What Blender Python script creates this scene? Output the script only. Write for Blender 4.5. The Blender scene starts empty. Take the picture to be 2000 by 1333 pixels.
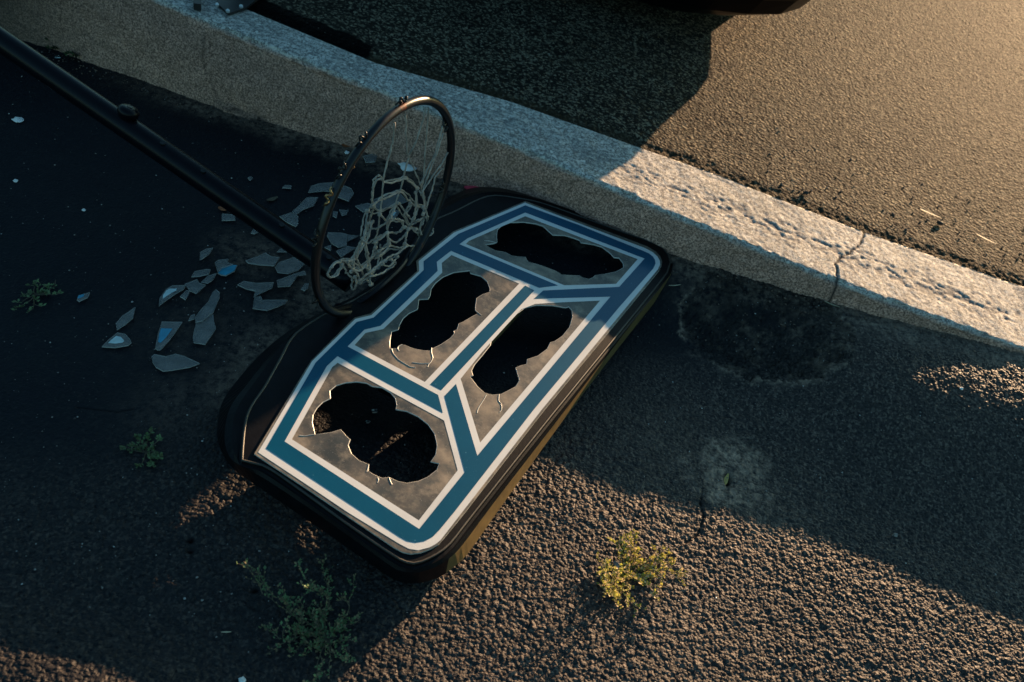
import bpy, bmesh, math, random
import numpy as np
from mathutils import Vector, Matrix
from mathutils.geometry import tessellate_polygon
random.seed(7); rng = np.random.default_rng(7)
S = bpy.context.scene
COL = S.collection
R = math.radians

# ------------------------------------------------------------------ camera
F, CH, PITCH, ROLL = 1906.84, 1.46443, 0.756590, 0.224946
_fw = Vector((0, math.cos(PITCH), -math.sin(PITCH))); _rt = Vector((1, 0, 0)); _up = _rt.cross(_fw)
_c, _s = math.cos(ROLL), math.sin(ROLL)
CR = _c*_rt + _s*_up; CU = -_s*_rt + _c*_up; CP = Vector((0, 0, CH))
cam = bpy.data.cameras.new('camera'); camo = bpy.data.objects.new('camera', cam); COL.objects.link(camo)
m3 = Matrix((CR, CU, -_fw)).transposed(); camo.matrix_world = Matrix.Translation(CP) @ m3.to_4x4()
cam.sensor_width = 36; cam.lens = F/2000*36; cam.clip_start = .02; cam.clip_end = 500
cam.dof.use_dof = True; cam.dof.focus_distance = 2.02; cam.dof.aperture_fstop = 5.0
S.camera = camo

# ------------------------------------------------------------------ light
SUN_AZ, SUN_EL = 60.0, 9.54
w = bpy.data.worlds.new("World"); S.world = w; w.use_nodes = True
nt = w.node_tree; bg = nt.nodes['Background']
sky = nt.nodes.new('ShaderNodeTexSky'); sky.sky_type = 'NISHITA'; sky.sun_disc = False
sky.sun_elevation = R(SUN_EL); sky.sun_rotation = R(90-SUN_AZ); sky.ozone_density = 1.6
tint = nt.nodes.new('ShaderNodeMixRGB'); tint.blend_type = 'MULTIPLY'; tint.inputs[0].default_value = 1
tint.inputs[2].default_value = (.62, .97, .98, 1)
nt.links.new(sky.outputs[0], tint.inputs[1]); nt.links.new(tint.outputs[0], bg.inputs[0])
bg.inputs[1].default_value = .076
sl = bpy.data.lights.new('sun', 'SUN'); sl.energy = 5; sl.angle = R(.5); sl.color = (1, .64, .36)
so = bpy.data.objects.new('sun', sl); COL.objects.link(so)
sd = Vector((math.cos(R(SUN_AZ))*math.cos(R(SUN_EL)), math.sin(R(SUN_AZ))*math.cos(R(SUN_EL)), math.sin(R(SUN_EL))))
so.rotation_euler = sd.to_track_quat('Z', 'Y').to_euler(); so.location = (3, 6, 4)
S.view_settings.view_transform = 'Standard'; S.view_settings.look = 'None'
S.view_settings.gamma = 1; S.view_settings.exposure = 1.6
SH = Vector((math.cos(R(SUN_AZ)), math.sin(R(SUN_AZ)), 0)); SN = Vector((SH.y, -SH.x, 0))

# ------------------------------------------------------------------ helpers
def ray(x, y):
    return _fw + CR*((x-1000)/F) - CU*((y-666.5)/F)
def at(x, y, z=0.0):                       # point of the horizontal plane z seen at photo position x, y
    d = ray(x, y); return CP + d*((z-CP.z)/d.z)
def zr(x): return min(.42, max(-.13, .141-.102*x)) # height of kerb top and upper road along the kerb
def atr(x, y, dz=0):                       # the same on the sloping kerb top / upper road
    d = ray(x, y); t = (.141-.102*CP.x+dz-CP.z)/(d.z+.102*d.x); return CP+d*t
def zoomed(ox, oy, s, pts): return [(ox+x/s, oy+y/s) for x, y in pts]
def tag(o, label=None, cat=None, group=None, kind=None):
    if label: o['label'] = label
    if cat: o['category'] = cat
    if group: o['group'] = group
    if kind: o['kind'] = kind
    return o
def empty(name, loc=(0, 0, 0), rot=(0, 0, 0)):
    o = bpy.data.objects.new(name, None); COL.objects.link(o); o.location = loc; o.rotation_euler = rot
    o.empty_display_size = .05; return o
def link(name, me, mats, parent=None, smooth=False):
    o = bpy.data.objects.new(name, me); COL.objects.link(o)
    for m in (mats if isinstance(mats, (list, tuple)) else [mats]): me.materials.append(m)
    if smooth:
        for p in me.polygons: p.use_smooth = True
    if parent is not None:
        o.parent = parent
    return o
class MB:
    """collects vertices and faces of one mesh"""
    def __init__(s): s.v = []; s.f = []; s.m = []; s.mat = 0
    def add(s, vs, fs):
        b = len(s.v); s.v += [tuple(v) for v in vs]
        for f in fs: s.f.append([b+i for i in f]); s.m.append(s.mat)
    def tube(s, pts, r, n=8, closed=False):
        pts = [Vector(p) for p in pts]; N = len(pts); vs = []; fs = []
        rr = r if isinstance(r, (list, tuple)) else [r]*N
        ref = None
        for i, p in enumerate(pts):
            a = pts[(i-1) % N] if (closed or i > 0) else p
            b = pts[(i+1) % N] if (closed or i < N-1) else p
            t = (b-a)
            if t.length < 1e-9: t = Vector((0, 0, 1))
            t.normalize()
            if ref is None: ref = Vector((0, 0, 1)) if abs(t.z) < .9 else Vector((1, 0, 0))
            u = (ref - t*ref.dot(t)); u.normalize(); ref = u; v = t.cross(u)
            for k in range(n):
                q = 2*math.pi*k/n; vs.append(p+(u*math.cos(q)+v*math.sin(q))*rr[i])
        for i in range(N if closed else N-1):
            j = (i+1) % N
            for k in range(n): fs.append([i*n+k, i*n+(k+1) % n, j*n+(k+1) % n, j*n+k])
        if not closed: fs += [list(range(n))[::-1], [(N-1)*n+k for k in range(n)]]
        s.add(vs, fs)
    def box(s, c, d, rot=None):
        c = Vector(c); vs = []
        for x in (-1, 1):
            for y in (-1, 1):
                for z in (-1, 1):
                    q = Vector((x*d[0]/2, y*d[1]/2, z*d[2]/2))
                    if rot: q = rot @ q
                    vs.append(c+q)
        s.add(vs, [[0, 1, 3, 2], [4, 6, 7, 5], [0, 4, 5, 1], [2, 3, 7, 6], [0, 2, 6, 4], [1, 5, 7, 3]])
    def poly(s, loops, z0, z1, side=None):
        """flat plate from an outline with holes (world xy points), between z0 and z1; z may be a function"""
        L = [[Vector((p[0], p[1], 0)) for p in l] for l in loops]
        flat = [p for l in L for p in l]
        f0 = z0 if callable(z0) else (lambda x, y: z0)
        f1 = z1 if callable(z1) else (lambda x, y: z1)
        tris = tessellate_polygon(L); n = len(flat)
        up = []
        for t in tris:
            a, b, c = [flat[i] for i in t]
            up.append(list(t) if (b-a).cross(c-a).z > 0 else list(t)[::-1])
        top = [(p.x, p.y, f1(p.x, p.y)) for p in flat]; bot = [(p.x, p.y, f0(p.x, p.y)) for p in flat]
        s.add(top+bot, up+[[i+n for i in t[::-1]] for t in up])
        keep = s.mat
        if side is not None: s.mat = side
        b = len(s.v)-2*n; k = 0
        for l in L:
            m = len(l)
            for i in range(m):
                j = (i+1) % m
                s.f.append([b+k+i, b+k+i+n, b+k+j+n, b+k+j]); s.m.append(s.mat)
            k += m
        s.mat = keep
    def disc_lathe(s, prof, n=40, axis='x'):
        vs = []; fs = []
        for (a, r) in prof:
            for k in range(n):
                q = 2*math.pi*k/n; c, d = r*math.cos(q), r*math.sin(q)
                vs.append((a, c, d) if axis == 'x' else ((c, d, a) if axis == 'z' else (c, a, d)))
        for i in range(len(prof)-1):
            for k in range(n): fs.append([i*n+k, i*n+(k+1) % n, (i+1)*n+(k+1) % n, (i+1)*n+k])
        fs.append(list(range(n))); fs.append([(len(prof)-1)*n+k for k in range(n)][::-1])
        s.add(vs, fs)
    def build(s, name, mats, parent=None, smooth=False, fix=True):
        me = bpy.data.meshes.new(name); me.from_pydata(s.v, [], s.f); me.update()
        for p, k in zip(me.polygons, s.m): p.material_index = k
        if fix:
            bm = bmesh.new(); bm.from_mesh(me); bmesh.ops.recalc_face_normals(bm, faces=bm.faces); bm.to_mesh(me); bm.free()
        return link(name, me, mats, parent, smooth)
def smoothline(pts, n=6, closed=False):
    P = [Vector(p) for p in pts]; N = len(P); out = []
    rngN = N if closed else N-1
    for i in range(rngN):
        p1, p2 = P[i], P[(i+1) % N]
        p0 = P[(i-1) % N] if (closed or i > 0) else p1*2-p2
        p3 = P[(i+2) % N] if (closed or i+2 < N) else p2*2-p1
        for k in range(n):
            t = k/n
            out.append(.5*((2*p1)+(p2-p0)*t+(2*p0-5*p1+4*p2-p3)*t*t+(3*p1-p0-3*p2+p3)*t**3))
    if not closed: out.append(P[-1])
    return out

# ------------------------------------------------------------------ materials
def mat(name):
    m = bpy.data.materials.new(name); m.use_nodes = True
    t = m.node_tree; return m, t, t.nodes['Principled BSDF'], t.nodes['Material Output']
def N(t, kind, **kw):
    n = t.nodes.new(kind)
    for k, v in kw.items():
        if k in n.inputs.keys(): n.inputs[k].default_value = v
        else: setattr(n, k, v)
    return n
def ramp(t, fac, stops, interp='LINEAR'):
    r = t.nodes.new('ShaderNodeValToRGB'); r.color_ramp.interpolation = interp
    e = r.color_ramp.elements
    while len(e) < len(stops): e.new(.5)
    for el, (p, c) in zip(e, stops):
        el.position = p; el.color = (*c, 1) if len(c) == 3 else c
    t.links.new(fac, r.inputs[0]); return r.outputs[0]
def mixc(t, fac, a, b, mode='MIX'):
    m = t.nodes.new('ShaderNodeMixRGB'); m.blend_type = mode
    for i, x in enumerate((fac, a, b)):
        if isinstance(x, bpy.types.NodeSocket): t.links.new(x, m.inputs[i])
        elif isinstance(x, (int, float)): m.inputs[i].default_value = x
        else: m.inputs[i].default_value = (*x, 1)
    return m.outputs[0]
def coords(t, scale=1.0, obj=False):
    tc = t.nodes.new('ShaderNodeTexCoord'); mp = t.nodes.new('ShaderNodeMapping')
    mp.inputs['Scale'].default_value = (scale,)*3
    t.links.new(tc.outputs['Object'], mp.inputs[0]); return mp.outputs[0]
def noise(t, co, scale, detail=4, rough=.6):
    n = N(t, 'ShaderNodeTexNoise', Scale=scale, Detail=detail, Roughness=rough); t.links.new(co, n.inputs['Vector']); return n.outputs[0]
def vor(t, co, scale, out=0, feature='F1'):
    n = N(t, 'ShaderNodeTexVoronoi', Scale=scale); n.feature = feature; t.links.new(co, n.inputs['Vector']); return n.outputs[out]
def bump(t, h, strength, dist, b, prev=None):
    n = N(t, 'ShaderNodeBump', Strength=strength, Distance=dist); t.links.new(h, n.inputs['Height'])
    if prev is not None: t.links.new(prev, n.inputs['Normal'])
    t.links.new(n.outputs[0], b.inputs['Normal']); return n.outputs[0]
def attr(t, name):
    n = t.nodes.new('ShaderNodeAttribute'); n.attribute_name = name; return n.outputs['Fac']
def simple(name, col, rough=.5, metal=0, spec=.5, coat=0, var=.25, bumpd=0, bs=60):
    m, t, b, o = mat(name); co = coords(t)
    n = noise(t, co, 35)
    c = mixc(t, 1, ramp(t, n, [(.3, tuple(x*(1-var) for x in col)), (.7, tuple(min(1, x*(1+var)) for x in col))]), (1, 1, 1), 'MULTIPLY')
    t.links.new(c, b.inputs['Base Color']); b.inputs['Roughness'].default_value = rough
    b.inputs['Metallic'].default_value = metal; b.inputs['Specular IOR Level'].default_value = spec
    b.inputs['Coat Weight'].default_value = coat
    if bumpd: bump(t, noise(t, co, bs), .5, bumpd, b)
    return m

# lower asphalt
M_ground, t, b, o = mat('ground_asphalt'); co = coords(t)
n1 = noise(t, co, 4, 5); n2 = noise(t, co, 160, 3); v1 = vor(t, co, 210, 1)
sep = t.nodes.new('ShaderNodeSeparateColor'); t.links.new(v1, sep.inputs[0])
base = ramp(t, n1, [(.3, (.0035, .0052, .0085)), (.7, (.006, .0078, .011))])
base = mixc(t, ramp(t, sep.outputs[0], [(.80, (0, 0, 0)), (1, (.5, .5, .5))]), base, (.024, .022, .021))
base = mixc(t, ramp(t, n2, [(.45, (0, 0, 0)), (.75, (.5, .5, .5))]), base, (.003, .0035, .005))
coarse = attr(t, 'coarse'); wc = mixc(t, ramp(t, sep.outputs[1], [(.55, (0, 0, 0)), (1, (1, 1, 1))]), (.070, .055, .046), (.25, .19, .148))
wc = mixc(t, ramp(t, n2, [(.5, (0, 0, 0)), (.62, (.85, .85, .85))]), wc, (.018, .017, .018))
base = mixc(t, attr(t, 'worn_shade'), base, mixc(t, .65, base, wc))
dn = noise(t, co, 60, 6, .7)
dustf = N(t, 'ShaderNodeMath', operation='MULTIPLY'); t.links.new(attr(t, 'dust'), dustf.inputs[0])
t.links.new(ramp(t, dn, [(.38, (0, 0, 0)), (.62, (1, 1, 1))]), dustf.inputs[1])
base = mixc(t, dustf.outputs[0], base, (.42, .30, .215))
base = mixc(t, attr(t, 'tar_dark'), base, (.002, .002, .0025))
t.links.new(base, b.inputs['Base Color'])
b.inputs['Roughness'].default_value = .55; b.inputs['Specular IOR Level'].default_value = .13
bump(t, n2, .7, .0015, b, bump(t, vor(t, co, 260), .6, .001, b))
# upper road
M_road, t, b, o = mat('road_asphalt'); co = coords(t)
n1 = noise(t, co, 3, 5); n2 = noise(t, co, 120, 4, .7); v1 = vor(t, co, 170, 1)
sep = t.nodes.new('ShaderNodeSeparateColor'); t.links.new(v1, sep.inputs[0])
base = ramp(t, n1, [(.3, (.014, .0130, .0115)), (.7, (.028, .0235, .017))])
base = mixc(t, ramp(t, sep.outputs[0], [(.55, (0, 0, 0)), (1, (.8, .8, .8))]), base, (.29, .24, .165))
base = mixc(t, ramp(t, n2, [(.50, (0, 0, 0)), (.68, (.8, .8, .8))]), base, (.006, .006, .007))
base = mixc(t, attr(t, 'dust'), base, (.040, .030, .018))
base = mixc(t, attr(t, 'tar_dark'), base, (.0015, .0016, .002))
t.links.new(base, b.inputs['Base Color'])
b.inputs['Roughness'].default_value = .74; b.inputs['Specular IOR Level'].default_value = .032
bump(t, n2, 1, .004, b, bump(t, vor(t, co, 110), 1, .005, b))
# kerb concrete
M_kerb, t, b, o = mat('kerb_concrete'); co = coords(t)
n1 = noise(t, co, 5, 5); n2 = noise(t, co, 95, 5, .75); v1 = vor(t, co, 130, 1); n3 = noise(t, co, 30, 5, .7)
sep = t.nodes.new('ShaderNodeSeparateColor'); t.links.new(v1, sep.inputs[0])
base = ramp(t, n1, [(.3, (.38, .36, .32)), (.7, (.60, .56, .50))])
n5 = noise(t, co, 210, 4, .8)
base = mixc(t, ramp(t, n2, [(.48, (0, 0, 0)), (.56, (.85, .85, .85))]), base, (.15, .14, .13))
base = mixc(t, ramp(t, n5, [(.51, (0, 0, 0)), (.57, (.9, .9, .9))]), base, (.09, .09, .09))
base = mixc(t, ramp(t, sep.outputs[0], [(.85, (0, 0, 0)), (1, (1, 1, 1))]), base, (.62, .58, .52))
base = mixc(t, attr(t, 'pit'), base, (.07, .075, .085))
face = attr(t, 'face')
fc = ramp(t, n5, [(.38, (.80, .46, .34)), (.58, (.12, .07, .052))])  # warm light bounced off the ground put into the face colour
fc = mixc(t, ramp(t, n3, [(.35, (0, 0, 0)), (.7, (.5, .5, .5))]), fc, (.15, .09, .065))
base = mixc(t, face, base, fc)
base = mixc(t, attr(t, 'grime_shade'), base, (.03, .026, .02))
base = mixc(t, attr(t, 'crack'), base, (.012, .01, .009))
t.links.new(base, b.inputs['Base Color']); b.inputs['Roughness'].default_value = .8; b.inputs['Specular IOR Level'].default_value = .3
bump(t, n2, .8, .002, b, bump(t, noise(t, co, 260, 3), .6, .001, b))
# clear dusty acrylic
M_clear, t, b, o = mat('dusty_acrylic'); co = coords(t)
n1 = noise(t, co, 9, 5, .65); n2 = noise(t, co, 45, 4, .7); n3 = noise(t, co, 400, 2)
c = ramp(t, n1, [(.35, (.035, .04, .038)), (.50, (.095, .085, .07)), (.66, (.26, .21, .15))])
c = mixc(t, ramp(t, n2, [(.48, (0, 0, 0)), (.72, (.55, .55, .55))]), c, (.32, .27, .2))
c = mixc(t, ramp(t, noise(t, co, 22, 5, .7), [(.5, (0, 0, 0)), (.68, (.75, .75, .75))]), c, (.05, .058, .055))
c = mixc(t, ramp(t, n3, [(.66, (0, 0, 0)), (.75, (.6, .6, .6))]), c, (.45, .42, .36))
t.links.new(c, b.inputs['Base Color']); b.inputs['Roughness'].default_value = .32; b.inputs['Specular IOR Level'].default_value = .5
tr = t.nodes.new('ShaderNodeBsdfTransparent'); tr.inputs[0].default_value = (.75, .8, .8, 1)
mx = t.nodes.new('ShaderNodeMixShader'); mx.inputs[0].default_value = .93
t.links.new(tr.outputs[0], mx.inputs[1]); t.links.new(b.outputs[0], mx.inputs[2]); t.links.new(mx.outputs[0], o.inputs[0])
M_edge = simple('acrylic_broken_edge', (.42, .40, .36), .35)
def decalmat(name, col, specks, rough=.28):
    m, t, b, o = mat(name); co = coords(t)
    n = noise(t, co, 8, 4); c = ramp(t, n, [(.3, tuple(x*.92 for x in col)), (.7, tuple(min(1, x*1.08) for x in col))])
    v = vor(t, co, 38); c = mixc(t, ramp(t, v, [(.035, (.7, .7, .7)), (.06, (0, 0, 0))]), c, specks)
    sc = noise(t, co, 300, 3); c = mixc(t, ramp(t, sc, [(.62, (0, 0, 0)), (.75, (.25, .25, .25))]), c, specks)
    t.links.new(c, b.inputs['Base Color']); b.inputs['Roughness'].default_value = rough
    b.inputs['Coat Weight'].default_value = .08; b.inputs['Coat Roughness'].default_value = .08; b.inputs['Specular IOR Level'].default_value = .25
    bump(t, noise(t, co, 120, 3), .12, .0006, b); return m
M_white = decalmat('white_vinyl', (.57, .58, .57), (.5, .5, .48))
M_blue = decalmat('blue_vinyl', (.0, .062, .120), (.08, .22, .30))
M_plastic = simple('black_plastic', (.003, .0032, .0045), .40, spec=.10, var=.45, bumpd=.0006, bs=180)
M_plastic2 = simple('highlit_plastic_ridge', (.022, .019, .014), .5, spec=.5, var=.5, bumpd=.0006, bs=180)  # beige highlight along the ridge put into the colour
M_sungold = simple('sunlit_plastic_side', (.13, .085, .028), .45, var=.3, bumpd=.0008, bs=90)  # warm sunlight put into the plastic's colour, right skirt and rib
M_pole = simple('black_painted_steel', (.002, .002, .004), .3, spec=.14, coat=.0, bumpd=.0003, bs=140)
M_rim, t, b, o = mat('worn_black_rim'); co = coords(t)
c = ramp(t, noise(t, co, 14, 5), [(.64, (.004, .004, .005)), (.70, (.14, .03, .007))])
t.links.new(c, b.inputs['Base Color']); b.inputs['Roughness'].default_value = .34; b.inputs['Metallic'].default_value = .2
bump(t, noise(t, co, 150), .3, .0006, b)
M_wire = simple('black_wire', (.012, .012, .012), .35, .5)
M_litmetal = simple('sunlit_gold_metal', (.35, .22, .10), .35, .9)  # gold of the sunlit hook and clip put into the colour
M_net = simple('weathered_net_cord', (.27, .235, .20), .85, var=.5, bumpd=.0012, bs=500)
def leafmat(name, col, tl=.5):
    m, t, b, o = mat(name); n = noise(t, coords(t), 60)
    c = ramp(t, n, [(.3, tuple(x*.6 for x in col)), (.7, tuple(min(1, x*1.5) for x in col))])
    t.links.new(c, b.inputs['Base Color']); b.inputs['Roughness'].default_value = .55; b.inputs['Specular IOR Level'].default_value = .25
    tr = t.nodes.new('ShaderNodeBsdfTranslucent'); t.links.new(c, tr.inputs[0]); mx = t.nodes.new('ShaderNodeMixShader'); mx.inputs[0].default_value = tl
    t.links.new(b.outputs[0], mx.inputs[1]); t.links.new(tr.outputs[0], mx.inputs[2]); t.links.new(mx.outputs[0], o.inputs[0]); return m
M_shard, t, b, o = mat('broken_acrylic'); co = coords(t)
c = ramp(t, noise(t, co, 30, 4), [(.3, (.15, .15, .145)), (.7, (.28, .27, .25))])
t.links.new(c, b.inputs['Base Color']); b.inputs['Roughness'].default_value = .35; b.inputs['Specular IOR Level'].default_value = .2
tr = t.nodes.new('ShaderNodeBsdfTransparent'); mx = t.nodes.new('ShaderNodeMixShader'); mx.inputs[0].default_value = .5
t.links.new(tr.outputs[0], mx.inputs[1]); t.links.new(b.outputs[0], mx.inputs[2]); t.links.new(mx.outputs[0], o.inputs[0])
M_shedge = simple('acrylic_shard_edge', (.34, .34, .32), .4)
M_shblue = simple('shard_blue_film', (.02, .22, .34), .3)
M_shwhite = simple('shard_white_film', (.42, .55, .55), .4)
M_leaf = simple('weed_leaf', (.085, .10, .035), .6, var=.5)
M_leafdry = simple('dry_weed_leaf', (.16, .12, .055), .7, var=.4)
M_stem = simple('weed_stem', (.07, .055, .03), .7, var=.4)
M_leafdark = simple('shade_weed_leaf', (.08, .13, .045), .6, var=.5)
M_moss = simple('moss', (.020, .028, .010), .9, var=.6)
M_grit = simple('pale_grit', (.20, .18, .16), .7, var=.6)
M_paper = simple('crumpled_paper', (.62, .64, .62), .7)
M_pink = simple('pink_paper', (.60, .05, .09), .6)
M_orange = simple('dead_leaf', (.26, .075, .02), .7, var=.5)
M_yell = simple('yellow_leaf', (.70, .50, .16), .6)
M_straw = simple('straw', (.50, .42, .27), .6)
M_car = simple('dark_car_paint', (.0012, .0012, .002), .3, spec=.08, coat=.0, var=.1)
M_tyre = simple('tyre_rubber', (.012, .012, .012), .8, bumpd=.002)
M_alloy = simple('alloy_wheel', (.35, .35, .36), .3, .9)
M_glass = simple('dark_window_glass', (.01, .012, .014), .05)
M_lamp = simple('lamp_lens', (.5, .5, .48), .1)
M_steel = simple('black_post_steel', (.008, .008, .009), .5, var=.3, bumpd=.0008, bs=60)
M_bolt = simple('zinc_bolt', (.55, .6, .6), .3, .8)
M_wood = simple('weathered_timber', (.20, .15, .10), .8, var=.4)

# ------------------------------------------------------------------ terrain heights
def hashcell(ix, iy, k):
    h = (ix.astype(np.int64)*73856093) ^ (iy.astype(np.int64)*19349663) ^ (k*83492791)
    h = (h ^ (h >> 13))*1274126177 & 0x7fffffff
    h = (h ^ (h >> 11))*1103515245 & 0x7fffffff
    return (h & 0xffffff)/float(0x1000000)
def stones(X, Y, cell, seed, sharp=.62):
    """domed, irregular stones: max over jittered cells of a rounded bump, 0..1"""
    gx = np.floor(X/cell).astype(np.int64); gy = np.floor(Y/cell).astype(np.int64); out = np.zeros_like(X)
    for dx in (-1, 0, 1):
        for dy in (-1, 0, 1):
            cx, cy = gx+dx, gy+dy
            px = (cx+.5+.8*(hashcell(cx, cy, seed)-.5))*cell; py = (cy+.5+.8*(hashcell(cx, cy, seed+1)-.5))*cell
            r = cell*(.35+.45*hashcell(cx, cy, seed+2)); hh = .35+.65*hashcell(cx, cy, seed+3)
            an = hashcell(cx, cy, seed+4)*3.14; e = .75+.5*hashcell(cx, cy, seed+5)
            ux = (X-px)*np.cos(an)+(Y-py)*np.sin(an); uy = -(X-px)*np.sin(an)+(Y-py)*np.cos(an)
            d = np.sqrt((ux*e)**2+(uy/e)**2)/r
            out = np.maximum(out, hh*np.clip(1-d**2.2, 0, 1)**sharp)
    return out
def vnoise(X, Y, cell, seed):
    gx = np.floor(X/cell); gy = np.floor(Y/cell); fx = X/cell-gx; fy = Y/cell-gy
    fx = fx*fx*(3-2*fx); fy = fy*fy*(3-2*fy); gx = gx.astype(np.int64); gy = gy.astype(np.int64)
    a = hashcell(gx, gy, seed); b_ = hashcell(gx+1, gy, seed); c_ = hashcell(gx, gy+1, seed); d_ = hashcell(gx+1, gy+1, seed)
    return (a*(1-fx)+b_*fx)*(1-fy)+(c_*(1-fx)+d_*fx)*fy
def fbm(X, Y, cell, seed, o=4):
    s_ = 0; a = .5; tot = 0
    for i in range(o): s_ = s_+a*vnoise(X, Y, cell, seed+i*7); tot += a; a *= .55; cell *= .5
    return s_/tot
def smooth(e0, e1, x):
    t_ = np.clip((x-e0)/(e1-e0), 0, 1); return t_*t_*(3-2*t_)
def grid_obj(name, xs, ys, Zf, mat_, attrs, smooth_=True):
    X, Y = np.meshgrid(xs, ys); Z, A = Zf(X, Y)
    nx, ny = len(xs), len(ys); me = bpy.data.meshes.new(name)
    co_ = np.stack([X, Y, Z], -1).reshape(-1, 3).astype(np.float32)
    i = np.arange(nx-1)[None, :]+np.arange(ny-1)[:, None]*nx
    q = np.stack([i, i+1, i+1+nx, i+nx], -1).reshape(-1, 4).astype(np.int32)
    me.vertices.add(len(co_)); me.vertices.foreach_set('co', co_.ravel())
    me.loops.add(q.size); me.loops.foreach_set('vertex_index', q.ravel())
    me.polygons.add(len(q)); me.polygons.foreach_set('loop_start', np.arange(0, q.size, 4, dtype=np.int32))
    me.polygons.foreach_set('loop_total', np.full(len(q), 4, dtype=np.int32))
    me.polygons.foreach_set('use_smooth', np.full(len(q), smooth_, dtype=bool))
    me.update(calc_edges=True)
    for k in attrs:
        a_ = me.attributes.new(k, 'FLOAT', 'POINT'); a_.data.foreach_set('value', np.clip(A[k], 0, 1).astype(np.float32).ravel())
    return link(name, me, mat_)
def axis(lo, hi, step, far):
    a_ = np.arange(lo, hi+step/2, step); g = step*1.25**np.arange(1, 60); g = np.cumsum(g); g = g[g < far]
    g = np.append(g, far)
    return np.concatenate([(lo-g)[::-1], a_, hi+g])

KX = np.array([-60., -12, -3.0, -1.4, -.87, -.5, -.1, .37, .77, .95, 1.24, 3.0, 12, 60])
KF = np.array([8.0, 3.36, 2.46, 2.268, 2.17, 2.125, 2.065, 1.985, 1.932, 1.918, 1.905, 1.74, .9, -3.9])
KB = KF+np.array([.16, .16, .16, .155, .155, .17, .20, .26, .27, .275, .275, .26, .2, .2])
# back edge measured on the photograph
_bk = [atr(*q) for q in [(490, 22), (735, 124), (1000, 200), (1250, 289), (1400, 342), (1500, 381), (1690, 455), (2000, 562)]]
bx = np.array([p.x for p in _bk]); by = np.array([p.y for p in _bk])
def kfront(x): return np.interp(x, KX, KF)
def kback(x):
    y = np.interp(x, bx, by); f = kfront(x)
    y = np.where(x < bx[0], f+(by[0]-kfront(bx[0])), y); return np.where(x > bx[-1], f+(by[-1]-kfront(bx[-1])), y)

def base_z(X, Y):
    """large shape of the lower ground: it falls away from the kerb towards the right"""
    dk = kfront(X)-Y; m_ = smooth(.40, .95, X)
    k_ = (1-m_)*smooth(.0, .22, dk)+m_*smooth(.10, .60, dk)
    a_ = .0465+.075*np.clip(X, -2, .6)+.030*np.clip(X-.6, 0, 1.1); a_ = np.where(a_ > .02, a_, .02*np.exp(np.minimum(0, (a_-.02)/.02)))
    return -a_*k_*smooth(-1.6, -.9, X)*(1-smooth(6, 12, X))*(1-smooth(6, 12, np.abs(Y)))
def atg(x, y, dz=0.0):                     # point of the lower ground seen at photo position x, y
    z = 0.0
    for _ in range(12):
        p = at(x, y, z+dz); z = .4*z+.6*float(base_z(np.float64(p.x), np.float64(p.y)))
    return at(x, y, z+dz)
def px_mask(pts, X, Y, soft, z=0):
    """blob mask round traced photo points (polygon centre/radius form)"""
    P = np.array([[*atg(x, y, z)[:2]] for x, y in pts]); c_ = P.mean(0)
    th = np.arctan2(P[:, 1]-c_[1], P[:, 0]-c_[0]); r_ = np.hypot(P[:, 0]-c_[0], P[:, 1]-c_[1])
    o_ = np.argsort(th); th = th[o_]; r_ = r_[o_]
    T = np.arctan2(Y-c_[1], X-c_[0]); RR = np.interp(T, np.concatenate([th[-1:]-2*np.pi, th, th[:1]+2*np.pi]), np.concatenate([r_[-1:], r_, r_[:1]]))
    d = np.hypot(X-c_[0], Y-c_[1])
    return 1-smooth(-soft, soft, d-RR), d-RR
patch_px = [(1338, 640), (1350, 560), (1420, 520), (1500, 515), (1590, 545), (1650, 610), (1668, 660), (1640, 710), (1570, 752), (1480, 745), (1400, 715), (1355, 685)]
cement_px = [(1352, 905), (1380, 872), (1425, 862), (1470, 880), (1492, 920), (1490, 960), (1455, 990), (1400, 985), (1362, 960)]
pit = atg(1422, 935)
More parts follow.
